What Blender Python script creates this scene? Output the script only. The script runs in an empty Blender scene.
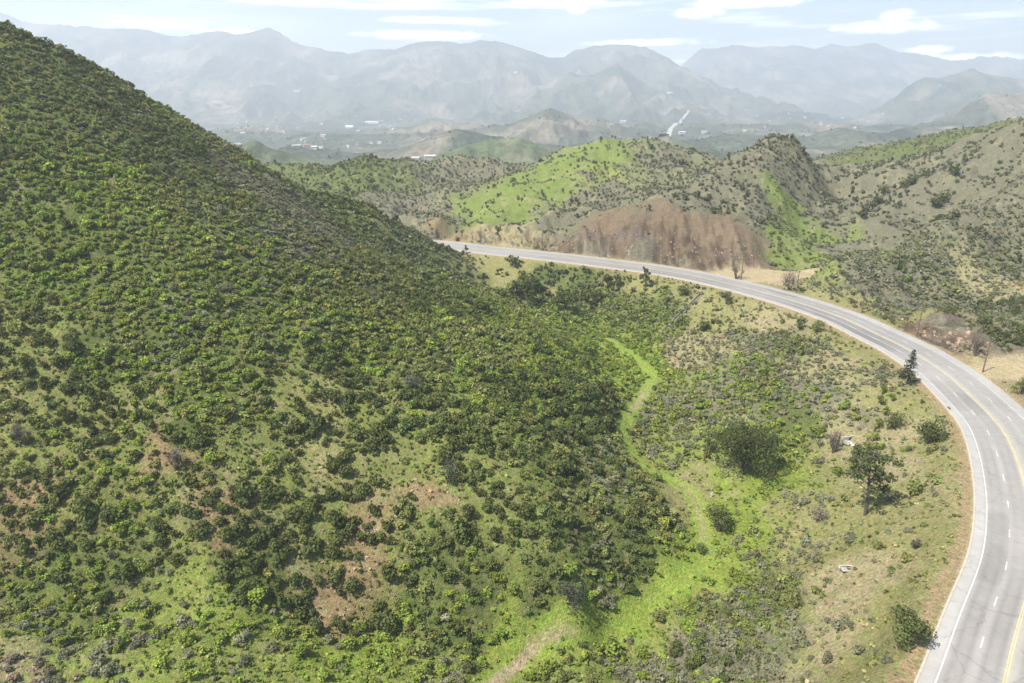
import bpy, math, random
import numpy as np
random.seed(4); rng = np.random.default_rng(11)
R = math.radians
scene = bpy.context.scene
col = scene.collection

# ------------------------------------------------------------------ survey of the place
CAMH, F, HZ = 79.0, 683.0, 100.0
P = math.atan((341.5 - HZ) / F)
CP, SP = math.cos(P), math.sin(P)

def ray(px, py):
    u = (np.asarray(px, float) - 512) / F; v = -(np.asarray(py, float) - 341.5) / F
    return u, CP + v * SP, -SP + v * CP
def W(px, py, Y):                       # sight line px,py at forward distance Y -> world point
    dx, dy, dz = ray(px, py); t = Y / dy
    return np.array([dx * t, Y, CAMH + dz * t])
def project(x, y, z):
    d = y * CP - (z - CAMH) * SP; up = y * SP + (z - CAMH) * CP
    d = np.maximum(d, 1e-3)
    return 512 + F * x / d, 341.5 - F * up / d, d

# ------------------------------------------------------------------ noise
def _h(ix, iy, s):
    n = (ix.astype(np.int64) * 374761393 + iy.astype(np.int64) * 668265263 + s * 1442695041) & 0x7fffffff
    n = ((n ^ (n >> 13)) * 1274126177) & 0x7fffffff
    n = n ^ (n >> 16)
    return (n & 0xffff) / 65535.0
def vn(x, y, s=0):
    x0 = np.floor(x); y0 = np.floor(y); fx = x - x0; fy = y - y0
    fx = fx * fx * fx * (fx * (fx * 6 - 15) + 10); fy = fy * fy * fy * (fy * (fy * 6 - 15) + 10)
    a = _h(x0, y0, s); b = _h(x0 + 1, y0, s); c = _h(x0, y0 + 1, s); d = _h(x0 + 1, y0 + 1, s)
    return (a + (b - a) * fx) * (1 - fy) + (c + (d - c) * fx) * fy
def fbm(x, y, sc, o=4, s=0, rot=0.5):
    x = x / sc; y = y / sc; t = 0; a = 1; n = 0
    for i in range(o):
        t = t + a * (vn(x, y, s + i * 7) * 2 - 1); n += a; a *= .5
        x, y = (x * math.cos(rot) - y * math.sin(rot)) * 2.03 + 11.3, (x * math.sin(rot) + y * math.cos(rot)) * 2.03 + 5.1
    return t / n
def ridged(x, y, sc, o=4, s=0):
    x = x / sc; y = y / sc; t = 0; a = 1; n = 0
    for i in range(o):
        t = t + a * (1 - np.abs(vn(x, y, s + i * 5) * 2 - 1) * 1.6); n += a; a *= .5
        x, y = (x * .8 - y * .6) * 2.1 + 3.3, (x * .6 + y * .8) * 2.1 + 7.1
    return t / n
def sst(a, b, x):
    t = np.clip((x - a) / (b - a), 0, 1); return t * t * (3 - 2 * t)

# ------------------------------------------------------------------ road axis (flat, z = 0)
INNER = [(890,740),(904,712),(918,683),(931,650),(940,625),(950,600),(962,575),(970,555),(974,535),(976,510),(976,490),(971,455),(962,425),(944,404),(916,374),(880,349),(855,337),(825,321),(784,306),(732,291),(681,279),(640,272),(599,267),(561,262),(520,257.6),(466,252),(443,248.5)]
def flat(px, py):
    dx, dy, dz = ray(px, py); t = -CAMH / dz
    return np.array([dx * t, dy * t])
ins = [flat(*p) for p in INNER]
d0 = ins[0] - ins[1]; d0 /= np.linalg.norm(d0)
ins = [ins[0] + d0 * 60 + np.array([-14, 0]), ins[0] + d0 * 30 + np.array([-3, 0])] + ins
ins += [ins[-1] + np.array([-40, 14]), ins[-1] + np.array([-90, 40]), ins[-1] + np.array([-150, 90])]
ins = np.array(ins)
def resample(pl, step):
    d = np.r_[0, np.cumsum(np.linalg.norm(np.diff(pl, axis=0), axis=1))]
    n = int(d[-1] / step); s = np.linspace(0, d[-1], n)
    return np.c_[[np.interp(s, d, pl[:, k]) for k in range(pl.shape[1])]].T
ed = resample(ins, 2.0)
for _ in range(1):
    k = 13; ker = np.hanning(k + 2)[1:-1]; ker /= ker.sum()
    pad = np.vstack([ed[0] + (ed[0] - ed[1]) * np.arange(k // 2, 0, -1)[:, None], ed, ed[-1] + (ed[-1] - ed[-2]) * np.arange(1, k // 2 + 1)[:, None]])
    ed = np.c_[np.convolve(pad[:, 0], ker, 'valid'), np.convolve(pad[:, 1], ker, 'valid')]
ed = resample(ed, 2.0)
tg = np.gradient(ed, axis=0); tg /= np.linalg.norm(tg, axis=1)[:, None]
nr = np.c_[tg[:, 1], -tg[:, 0]]         # points away from the ravine
RW = 20.0
def road_pt(i, off):
    return ed[i] + nr[i] * off
mid = ed + nr * RW / 2

def polydist(x, y, pl, maxd=60.):
    """distance to polyline, index of nearest vertex"""
    x = np.asarray(x, float); y = np.asarray(y, float)
    D = np.full(x.shape, maxd); I = np.zeros(x.shape, int)
    m = (x > pl[:, 0].min() - maxd) & (x < pl[:, 0].max() + maxd) & (y > pl[:, 1].min() - maxd) & (y < pl[:, 1].max() + maxd)
    idx = np.nonzero(m.ravel())[0]; xf = x.ravel(); yf = y.ravel(); Df = D.ravel(); If = I.ravel()
    for c in range(0, len(idx), 20000):
        j = idx[c:c + 20000]; X = xf[j][:, None]; Y = yf[j][:, None]
        a = pl[:-1]; b = pl[1:]; e = b - a; l2 = (e ** 2).sum(1)
        t = np.clip(((X - a[:, 0]) * e[:, 0] + (Y - a[:, 1]) * e[:, 1]) / l2, 0, 1)
        dd = np.hypot(X - a[:, 0] - t * e[:, 0], Y - a[:, 1] - t * e[:, 1])
        k = dd.argmin(1); Df[j] = np.minimum(dd[np.arange(len(j)), k], maxd); If[j] = k
    return Df.reshape(x.shape), If.reshape(x.shape)
def road_dist(x, y):
    """signed distance outside the pavement: inner side negative sign flag returned"""
    D, I = polydist(x, y, mid, 90.)
    side = (x - mid[I, 0]) * nr[I, 0] + (y - mid[I, 1]) * nr[I, 1]
    return D - RW / 2, np.sign(side)

# ------------------------------------------------------------------ terrain control points (px, py, forward distance)
CT = [
 # skyline of the left hill and its two spurs
 (0,25,250),(60,50,256),(120,85,262),(160,108,266),(200,133,270),(250,162,278),(294,190,290),(323,213,295),(360,235,300),(396,253,303),(440,275,304),(477,290,300),(521,298,290),(543,309,278),
 (286,184,335),(338,197,340),(371,205,345),(396,220,350),(429,242,352),(455,258,347),(490,277,338),(522,294,330),
 (330,212,318),(390,245,325),(440,272,326),(490,293,318),
 # left hill face
 (0,560,107.5),(0,450,125.7),(0,350,145.4),(0,250,169.5),(0,150,199),(0,90,221),
 (100,600,103),(100,500,118),(100,400,137),(100,300,159),(100,200,189),(100,130,222),
 (200,560,109),(200,500,119.5),(200,450,129),(200,400,140),(200,350,151.5),(200,300,165),(200,250,181),(200,200,204),(200,160,240),
 (300,560,113.5),(300,500,124.5),(300,450,135),(300,400,146.5),(300,350,160),(300,300,180),(300,250,209),(300,215,240),
 (400,560,116),(400,500,127),(400,450,138.5),(400,400,152),(400,350,177),(400,300,218),(400,270,262),
 (460,600,111),(460,520,123),(460,450,139),(460,380,168),(460,330,215),
 (521,620,109),(521,560,116.5),(521,480,132),(521,420,152),(521,360,195),(521,325,240),
 (560,350,222),(600,470,150),(600,400,190),(600,520,132),(580,590,114.5),(650,520,138),(600,440,166),(655,560,127),
 # front gully and near rise
 (0,628,93),(0,618,99),(98,644,93),(98,636,99),(178,633,96),(178,629,101.5),(300,624,103),(300,622,106),(400,634,106),(400,631,109.5),(472,650,105),(472,640,108),
 (0,683,84),(150,683,85),(300,683,89),(420,683,93),
 # trail along the ravine floor
 (490,683,98.5),(530,655,107),(600,640,113),(655,600,123),(700,560,132.5),(702,525,146),(690,490,160),(640,465,171),(620,435,188),(640,400,212),(655,375,231),(630,352,253),(590,325,284),(545,303,318),
 # side ravine up to the drain
 (760,480,160),(800,470,164),(845,446,169),
 # bank between trail and road
 (800,545,130),(770,620,109),(700,640,108.5),(600,683,98),(830,640,97),(900,640,90),(865,514,130),(900,560,110),(900,450,156),(930,500,129),(760,560,128),(740,520,143),
 (700,683,97),(800,683,91),
 (700,340,250),(745,350,231),(800,350,217),(700,380,217),(760,400,194),(830,400,184),(800,430,179),(700,440,181),(860,372,194),(870,410,175.5),(750,330,250),(660,400,211),
 (665,330,271),(620,310,300),(600,287,324),(560,276,338),(690,305,284),(640,292,306),(490,268,350),(525,297,326),
 # cuts above the road
 (640,220,362),(615,221,372),(590,228,374),(560,240,378),(665,212,362),(700,233,354),(740,243,343),(770,260,333),(520,222,400),(495,226,404),(480,236,404),(540,236,394),
 (605,214,392),(640,208,386),
 # hill B
 (785,135,450),(765,140,440),(740,150,430),(700,178,408),(660,199,388),(805,148,458),(830,168,475),(760,200,385),(720,210,376),(780,230,362),(815,215,415),(805,240,372),(790,264,336),(840,195,450),
 # hill A
 (640,138,620),(600,140,600),(590,143,590),(550,160,560),(500,180,520),(680,148,600),(560,200,452),(500,212,430),(620,180,480),(600,208,405),(470,226,412),(450,236,406),(690,168,520),(540,180,500),
 (585,200,440),(520,195,470),
 # low hills behind the left hill
 (370,157,620),(330,172,600),(410,168,600),(460,155,650),(490,158,640),(400,187,500),(430,212,440),(360,192,520),(410,205,470),(440,180,530),(280,165,640),
 # hill C with spurs on the right
 (829,261,300),(880,241,310),(938,215,325),(970,199,335),(1024,170,350),(1150,118,375),
 (800,286,299),(850,305,263),(900,300,266),(900,316,250),(960,287,282),(1024,262,305),(1100,240,330),(900,275,285),(960,250,305),
 (1016,131,420),(972,158,410),(930,186,400),(880,216,382),(845,236,366),(1100,95,430),
 (938,235,350),(880,258,328),(985,207,358),(1045,185,378),(950,306,270),(700,195,460),(655,214,418),(730,177,490),(455,215,470),(480,192,600),(395,192,560),(760,185,520),
 (850,170,520),(900,165,520),(852,149,700),(902,137,720),(953,129,740),(1010,130,760),(1100,110,760),(950,155,560),
 # spur D beside the dirt track
 (925,313,239),(945,320,231),(958,327,223),(983,341,213),(960,303,250),(1024,285,268),(1024,312,240),(1024,342,211),(1100,320,228),(1100,290,262),
]
cp = [W(*c) for c in CT]
# plain world points: surroundings outside the picture
cp += [np.array(p, float) for p in [
 (-230,255,118),(-320,270,140),(-300,180,95),(-230,140,45),(-170,95,2),(-300,90,40),(-200,40,-2),(-90,45,-9),(0,45,-18),(60,40,-16),
 (-120,380,30),(-60,400,0),(-200,430,30),(-330,400,70),(-450,250,140),(-450,500,60),(-200,560,-10),(-80,500,-12),(-100,440,-8),(-40,430,-2),
 (-350,700,-20),(-150,760,-25),(0,760,-25),(150,780,-25),(-450,900,-35),(-150,900,-35),(100,900,-38),(300,900,-35),(500,900,-30),(750,900,-20),(-800,900,-35),
 (-700,500,40),(-700,200,120),(-700,0,80),(-300,0,20),(0,0,-15),(-60,80,-12),
 (180,180,6),(180,130,4),(150,90,3),(130,40,2),(230,150,22),(300,100,50),(260,220,25),(330,260,60),(420,350,95),(600,450,130),(700,300,140),(600,100,120),(400,0,80),(700,700,80),(560,640,70),(900,500,150),
 (147,187,0),(160,180,0.3),(175,190,1),(140,150,0),(128,110,0)]]
for i in range(4, len(ed) - 4, 9):
    for off in (-1.0, 10.0, RW + 1.5):
        p = road_pt(i, off); cp.append(np.array([p[0], p[1], 0.0]))
cp = np.array(cp)
CC = 4.0
def phi(dx, dy): return np.sqrt(dx * dx + dy * dy + CC * CC)
n = len(cp)
A = phi(cp[:, 0][:, None] - cp[:, 0], cp[:, 1][:, None] - cp[:, 1])
A[np.arange(n), np.arange(n)] -= 0.8       # slight smoothing
Q = np.c_[np.ones(n), cp[:, :2] / 100]
M = np.block([[A, Q], [Q.T, np.zeros((3, 3))]])
sol = np.linalg.solve(M, np.r_[cp[:, 2], np.zeros(3)])
def tps(x, y):
    x = np.asarray(x, float); y = np.asarray(y, float); xf = x.ravel(); yf = y.ravel(); o = np.empty(len(xf))
    for c in range(0, len(xf), 20000):
        X = xf[c:c + 20000]; Y = yf[c:c + 20000]
        o[c:c + 20000] = phi(X[:, None] - cp[:, 0], Y[:, None] - cp[:, 1]) @ sol[:n] + sol[n] + sol[n + 1] * X / 100 + sol[n + 2] * Y / 100
    return o.reshape(x.shape)

TRAIL = np.array([W(*c)[:2] for c in [(470,700,93),(490,683,98.5),(530,655,107),(600,640,113),(655,600,123),(690,575,128),(703,560,132.5),(702,525,146),(690,490,160),(640,465,171),(620,435,188),(640,400,212),(655,375,231),(630,352,253),(610,338,268)]])
TRAIL = resample(TRAIL, 3.0)
def height(x, y, full=False):
    z = tps(x, y)
    D, s = road_dist(x, y)
    tD, _ = polydist(x, y, TRAIL, 20.)
    away = sst(2, 22, D) * (0.25 + .75 * sst(1, 9, tD))
    far = sst(150, 420, y)
    z = z + away * (ridged(x, y, 34., 4, 3) - .55) * (1.6 + 4.5 * far) + away * far * (ridged(x, y, 85., 3, 13) - .55) * 9 + away * fbm(x, y, 9., 4, 20) * (.55 + .9 * far)
    # rugged gullying of the cut faces beyond the road
    cut = sst(1, 5, D) * sst(42, 24, D) * (s > 0) * sst(215, 240, y)
    cut = cut * (1 - sst(3, 9, np.abs(y - 300)) * 0)
    z = z + cut * (ridged(x * 1.6, y * .5, 9., 4, 51) - .5) * 3.6
    z = z + cut * (ridged(x * 1.3, y, 3.2, 2, 57) - .5) * 1.1
    k = np.where(s < 0, sst(1.5, 9, D), sst(2.5, 7, D))
    z = np.where(D < 20, (-0.12) * (1 - k) + z * k, z)
    # dirt pull-out and track mouth stay level
    for (cx, cy, rx, ry) in PADS:
        w = sst(1.35, .8, np.hypot((x - cx) / rx, (y - cy) / ry)); z = z * (1 - w) + w * 0.02
        z = np.where((D < 2.0) & (w > 0), -0.12, z)
    return (z, D, s, tD) if full else z
PADS = []
c = flat(765, 277); PADS.append((c[0], c[1] + 3, 30, 12))
c = flat(1006, 371); PADS.append((c[0] + 6, c[1], 17, 8))
c = flat(1030, 368); PADS.append((c[0] + 8, c[1] + 2, 20, 8))

def hit(px, py, tmin=60, tmax=1200):
    """where a sight line meets the terrain (vectorised march)"""
    px = np.atleast_1d(np.asarray(px, float)); py = np.atleast_1d(np.asarray(py, float))
    dx, dy, dz = ray(px, py); ts = np.exp(np.linspace(math.log(tmin), math.log(tmax), 420))
    X = dx[:, None] * ts; Y = dy[:, None] * ts; Z = CAMH + dz[:, None] * ts
    g = Z - height(X, Y)
    b = g < 0; k = np.where(b.any(1), b.argmax(1), len(ts) - 1); k = np.maximum(k, 1)
    i = np.arange(len(px)); g0 = g[i, k - 1]; g1 = g[i, k]; f = np.clip(g0 / np.where(np.abs(g0 - g1) < 1e-6, 1, g0 - g1), 0, 1)
    t = ts[k - 1] + (ts[k] - ts[k - 1]) * f
    return np.c_[dx * t, dy * t, CAMH + dz * t]

# ------------------------------------------------------------------ ground cover survey: (px, py, soil, shrub cover, shrub mix)
SO = dict(U=(.098,.112,.038), G=(.185,.220,.045), Y=(.222,.203,.092), T=(.275,.228,.140), R=(.235,.165,.098), S=(.150,.136,.100), B=(.165,.115,.085), L=(.190,.210,.062), K=(.150,.180,.052), V=(.160,.168,.060))
ZN = [
(40,80,'U',.95,'mmds'),(20,150,'U',.95,'gmmd'),(120,130,'U',.92,'mmds'),(60,220,'U',.97,'gggmd'),(150,250,'U',.95,'ggmm'),(15,370,'T',.45,'dm'),(25,345,'Y',.5,'dm'),(120,330,'U',.92,'ggmd'),
(200,200,'U',.95,'mmss'),(250,260,'U',.9,'mmsg'),(300,235,'S',.8,'mss'),(282,202,'S',.7,'ss'),(200,300,'U',.92,'gmds'),(300,300,'U',.9,'gmms'),(350,270,'U',.9,'mms'),(400,285,'U',.9,'mmd'),
(350,350,'U',.85,'gmd'),(450,320,'U',.92,'gmd'),(500,350,'U',.85,'gmm'),(560,370,'G',.5,'dmg'),(600,400,'U',.8,'ddm'),(545,335,'L',.6,'gm'),(590,365,'G',.45,'dg'),(60,290,'U',.95,'gggm'),(200,360,'U',.9,'ggm'),
(50,450,'Y',.6,'dm'),(120,430,'Y',.6,'dmg'),(200,410,'U',.75,'gmd'),(250,440,'Y',.5,'dmg'),(330,430,'T',.35,'d'),(380,415,'Y',.4,'dm'),(420,450,'Y',.32,'dm'),(430,490,'R',.15,'d'),(470,475,'Y',.25,'dm'),
(520,480,'Y',.35,'dm'),(560,450,'U',.8,'dm'),(600,480,'Y',.6,'dms'),(650,510,'U',.85,'dm'),(600,560,'U',.75,'dms'),(640,575,'U',.95,'dd'),(360,540,'R',.4,'d'),(335,575,'R',.3,'dd'),(420,540,'Y',.5,'dm'),
(500,520,'Y',.22,'d'),(545,540,'Y',.4,'dm'),(480,590,'U',.85,'dmg'),(540,610,'U',.85,'dm'),(420,600,'U',.75,'dm'),(250,540,'U',.75,'dm'),(150,520,'Y',.55,'dm'),(60,540,'U',.75,'gdm'),(100,595,'U',.8,'gmd'),(230,595,'U',.75,'gdm'),
(530,400,'U',.7,'gdm'),(480,400,'L',.55,'gdm'),(40,480,'R',.45,'dm'),(230,510,'R',.4,'d'),(300,480,'Y',.4,'dm'),(330,520,'Y',.4,'d'),(165,450,'R',.5,'dm'),
(50,645,'L',.4,'gs'),(20,662,'T',.3,'sb'),(150,645,'L',.4,'gs'),(150,672,'L',.5,'gs'),(250,645,'L',.4,'gs'),(320,655,'G',.5,'gs'),(420,665,'L',.7,'gms'),(520,640,'G',.2,'g'),(60,634,'L',.45,'gs'),(110,642,'L',.5,'gs'),(200,634,'L',.5,'gm'),(300,634,'L',.5,'gm'),(400,643,'L',.5,'gm'),(250,675,'L',.5,'gs'),(380,645,'G',.5,'g'),
(705,570,'G',.12,'g'),(650,622,'G',.25,'gm'),(575,655,'L',.5,'gm'),(540,668,'L',.6,'gm'),(620,655,'L',.7,'gs'),(690,505,'Y',.1,'g'),(740,500,'G',.1,'g'),(790,495,'G',.12,'g'),(650,470,'L',.25,'sm'),(760,535,'G',.35,'ms'),(725,595,'U',1.1,'sdm'),(780,585,'U',1.05,'smd'),
(690,650,'S',.85,'sgd'),(760,650,'S',.75,'sm'),(630,672,'S',.8,'sg'),(840,620,'T',.16,'s'),(880,580,'T',.06,'d'),(820,560,'Y',.25,'s'),(820,520,'Y',.4,'s'),(930,520,'Y',.02,'g'),(925,455,'Y',.03,'g'),(895,470,'T',.05,'s'),(945,570,'Y',.04,'g'),
(900,610,'Y',.04,'g'),(870,665,'Y',.06,'s'),(885,430,'T',.15,'s'),(850,500,'Y',.1,'s'),(900,530,'Y',.03,'g'),(820,660,'T',.25,'s'),(850,590,'T',.1,'s'),(905,400,'Y',.1,'g'),(925,400,'Y',.02,'g'),
(640,370,'G',.45,'g'),(620,345,'G',.6,'g'),(680,410,'S',.85,'smg'),(740,400,'S',.8,'smg'),(700,350,'T',.5,'s'),(720,322,'Y',.4,'sd'),(760,345,'S',.65,'sm'),(780,390,'U',.85,'sgm'),(700,445,'L',.6,'sm'),(820,362,'T',.4,'s'),
(855,345,'Y',.02,'s'),(850,375,'T',.3,'s'),(800,425,'U',.6,'gs'),(830,395,'S',.6,'sg'),(650,315,'U',.8,'gsm'),(600,303,'U',.9,'dmg'),(560,270,'Y',.25,'m'),(490,262,'Y',.4,'m'),(640,287,'Y',.25,'m'),(700,298,'Y',.2,'s'),(780,312,'T',.05,'s'),(550,300,'U',.95,'dd'),
(470,175,'S',.8,'ms'),(430,195,'S',.8,'ms'),(520,190,'K',.1,'m'),(570,165,'K',.03,'m'),(480,215,'K',.15,'m'),(610,150,'K',.1,'m'),(555,212,'S',.6,'sm'),(600,190,'S',.6,'sd'),(650,160,'S',.6,'sd'),(640,195,'S',.6,'sm'),(590,170,'L',.3,'m'),(545,185,'K',.04,'m'),
(720,190,'S',.55,'sd'),(780,170,'S',.55,'sd'),(760,220,'S',.62,'sd'),(680,205,'S',.6,'sd'),(640,235,'B',.03,'s'),(700,250,'B',.03,'s'),(745,252,'B',.05,'s'),(580,244,'B',.05,'s'),(815,232,'K',.5,'g'),(798,258,'K',.55,'g'),(505,234,'T',.0,'s'),
(450,238,'R',.2,'m'),(405,213,'S',.5,'s'),(420,222,'S',.7,'ms'),(850,200,'S',.2,'d'),(900,190,'S',.2,'dd'),(890,225,'S',.06,'d'),(950,180,'S',.25,'d'),(1000,160,'S',.3,'dm'),(860,275,'S',.85,'sm'),(920,272,'S',.92,'sdm'),(880,290,'S',.9,'sms'),(950,262,'S',.85,'sdm'),(850,250,'S',.25,'s'),(905,227,'S',.2,'s'),(955,205,'S',.25,'s'),(800,165,'S',.85,'dm'),(803,200,'S',.8,'dms'),(345,205,'U',.97,'dm'),(405,235,'U',.95,'dm'),(445,258,'U',.9,'dm'),(980,230,'S',.6,'sdm'),(830,275,'L',.5,'s'),  # hill B right flank, C1 front face: shade put in as denser, darker brush
(935,305,'S',.5,'s'),(1000,305,'S',.45,'sd'),(940,335,'B',.1,'s'),(965,345,'B',.1,'s'),(990,345,'S',.7,'d'),(1000,372,'T',.0,'s'),(850,152,'U',.5,'ms'),(950,140,'U',.5,'ms'),(340,182,'U',.85,'dm'),(370,168,'U',.8,'dm'),(900,325,'Y',.1,'s'),(765,277,'T',.0,'s'),(1010,290,'T',.3,'s'),
]
ZN = [(a, b, {'Y': 'V', 'T': 'Y'}.get(c, c), min(d + .13, 1), e) if a < 660 and 290 < b < 640 and not (a > 480 and b < 300) else (a, b, c, d, e) for a, b, c, d, e in ZN]
ZN = [(a, b, c, d, 'sm' if d < .11 and c in 'TYL' else e) for a, b, c, d, e in ZN]
zh = hit([z[0] for z in ZN], [z[1] for z in ZN])
ZS = np.array([SO[z[2]] for z in ZN]); ZD = np.array([z[3] for z in ZN])
ZP = np.array([[z[4].count(k) / len(z[4]) for k in 'gmdsb'] for z in ZN])
ZB = np.array([z[2] == 'B' for z in ZN], float)
def survey(x, y, warp=True):
    x = np.asarray(x, float).ravel(); y = np.asarray(y, float).ravel()
    rg = np.hypot(x, y); k = rg * .05
    X = x + fbm(x, y, 17., 3, 71) * k; Y = y + fbm(x, y, 17., 3, 83) * k * 1.6
    S = np.empty((len(x), 3)); D = np.empty(len(x)); Pm = np.empty((len(x), 5)); Bk = np.empty(len(x))
    for c in range(0, len(x), 20000):
        sl = slice(c, c + 20000)
        # cells are stretched along the line of sight, like the spacing of the survey points
        d2 = ((X[sl, None] - zh[:, 0]) ** 2 + ((Y[sl, None] - zh[:, 1]) * .75) ** 2) / (rg[sl, None] ** 2) + 1e-5
        w = d2 ** -2.2; w /= w.sum(1)[:, None]
        S[sl] = w @ ZS; D[sl] = w @ ZD; Pm[sl] = w @ ZP; Bk[sl] = w @ ZB
    return S, D, Pm, Bk

# ------------------------------------------------------------------ mesh helpers
def new_mesh(name, V, Fs, cols=None, mat=None, smooth=False, uv=None):
    V = np.asarray(V, np.float32); me = bpy.data.meshes.new(name)
    if not isinstance(Fs, (list, tuple)): Fs = [Fs]
    Fs = [np.asarray(f, np.int32) for f in Fs if len(f)]
    me.vertices.add(len(V)); me.vertices.foreach_set('co', V.ravel())
    nl = sum(f.size for f in Fs); nf = sum(len(f) for f in Fs)
    me.loops.add(nl); me.loops.foreach_set('vertex_index', np.concatenate([f.ravel() for f in Fs]))
    ls = []; o = 0
    for f in Fs:
        ls.append(o + np.arange(len(f)) * f.shape[1]); o += f.size
    me.polygons.add(nf); me.polygons.foreach_set('loop_start', np.concatenate(ls).astype(np.int32))
    me.polygons.foreach_set('use_smooth', np.full(nf, smooth))
    me.update(calc_edges=True)
    if cols is not None:
        a = me.color_attributes.new('Col', 'FLOAT_COLOR', 'POINT')
        c = np.ones((len(V), 4), np.float32); c[:, :3] = cols; a.data.foreach_set('color', c.ravel())
    if mat: me.materials.append(mat)
    return me
def link(name, me, parent=None, loc=None):
    o = bpy.data.objects.new(name, me); col.objects.link(o)
    if parent: o.parent = parent
    if loc is not None: o.location = loc
    return o
def tag(o, label, cat, group=None, kind=None):
    o['label'] = label
    if cat: o['category'] = cat
    if group: o['group'] = group
    if kind: o['kind'] = kind
    return o
def struct(o): o['kind'] = 'structure'; return o
def empty(name, loc, rz=0):
    o = bpy.data.objects.new(name, None); col.objects.link(o); o.location = loc; o.rotation_euler = (0, 0, rz); o.empty_display_size = .5; return o

class MB:
    def __init__(s): s.V = []; s.F4 = []; s.F3 = []; s.C = []; s.n = 0
    def add(s, V, F, c=(.5, .5, .5)):
        V = np.asarray(V, float); F = np.asarray(F, int)
        s.V.append(V); (s.F4 if F.shape[1] == 4 else s.F3).append(F + s.n)
        c = np.asarray(c, float); s.C.append(np.broadcast_to(c, V.shape) if c.ndim == 1 else c); s.n += len(V); return s
    def box(s, c, h, rz=0, col_=(.5, .5, .5), taper=1.0):
        v = np.array([(x, y, z) for z in (-1, 1) for y in (-1, 1) for x in (-1, 1)], float)
        v[4:, :2] *= taper
        v = v * np.array(h) ; ca, sa = math.cos(rz), math.sin(rz)
        v = np.c_[v[:, 0] * ca - v[:, 1] * sa, v[:, 0] * sa + v[:, 1] * ca, v[:, 2]] + np.array(c)
        return s.add(v, [(0,2,3,1),(4,5,7,6),(0,1,5,4),(2,6,7,3),(0,4,6,2),(1,3,7,5)], col_)
    def tube(s, pts, rad, n=7, col_=(.5, .5, .5), caps=True):
        pts = np.asarray(pts, float); rad = np.broadcast_to(rad, (len(pts),)); vs = []
        for i, p in enumerate(pts):
            t = pts[min(i + 1, len(pts) - 1)] - pts[max(i - 1, 0)]; t = t / (np.linalg.norm(t) + 1e-9)
            a = np.cross(t, (0, 0, 1) if abs(t[2]) < .9 else (1, 0, 0)); a /= np.linalg.norm(a); b = np.cross(t, a)
            th = np.arange(n) / n * 2 * math.pi
            vs.append(p + rad[i] * (np.cos(th)[:, None] * a + np.sin(th)[:, None] * b))
        V = np.vstack(vs); f = []
        for i in range(len(pts) - 1):
            for k in range(n):
                f.append((i * n + k, i * n + (k + 1) % n, (i + 1) * n + (k + 1) % n, (i + 1) * n + k))
        s.add(V, f, col_)
        if caps:
            e = s.n; s.add(np.vstack([V[-n:], pts[-1:]]), [(k, (k + 1) % n, n) for k in range(n)], col_)
        return s
    def mesh(s, name, mat, smooth=False):
        fs = []
        if s.F4: fs.append(np.vstack(s.F4))
        if s.F3: fs.append(np.vstack(s.F3))
        return new_mesh(name, np.vstack(s.V), fs, np.vstack(s.C), mat, smooth)

# ------------------------------------------------------------------ materials
def mk(name):
    m = bpy.data.materials.new(name); m.use_nodes = True; nt = m.node_tree; b = nt.nodes['Principled BSDF']
    b.inputs['Specular IOR Level'].default_value = .25; b.inputs['Roughness'].default_value = .85
    return m, nt, b
def N(nt, t, **k):
    n_ = nt.nodes.new(t)
    for a, v in k.items(): setattr(n_, a, v)
    return n_
def noise_mul(nt, src, specs, obj=True):
    """multiply a colour by several octaves of (lo,hi) noise"""
    tc = N(nt, 'ShaderNodeTexCoord'); out = src
    for sc, lo, hi, det in specs:
        no = N(nt, 'ShaderNodeTexNoise'); no.inputs['Scale'].default_value = sc; no.inputs['Detail'].default_value = det; no.inputs['Roughness'].default_value = .65
        nt.links.new(tc.outputs['Object'], no.inputs['Vector'])
        mr = N(nt, 'ShaderNodeMapRange'); mr.inputs['From Min'].default_value = .3; mr.inputs['From Max'].default_value = .7; mr.inputs['To Min'].default_value = lo; mr.inputs['To Max'].default_value = hi
        nt.links.new(no.outputs['Fac'], mr.inputs['Value'])
        vm = N(nt, 'ShaderNodeVectorMath', operation='SCALE'); nt.links.new(out, vm.inputs[0]); nt.links.new(mr.outputs[0], vm.inputs['Scale']); out = vm.outputs[0]
    return out, tc
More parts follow.
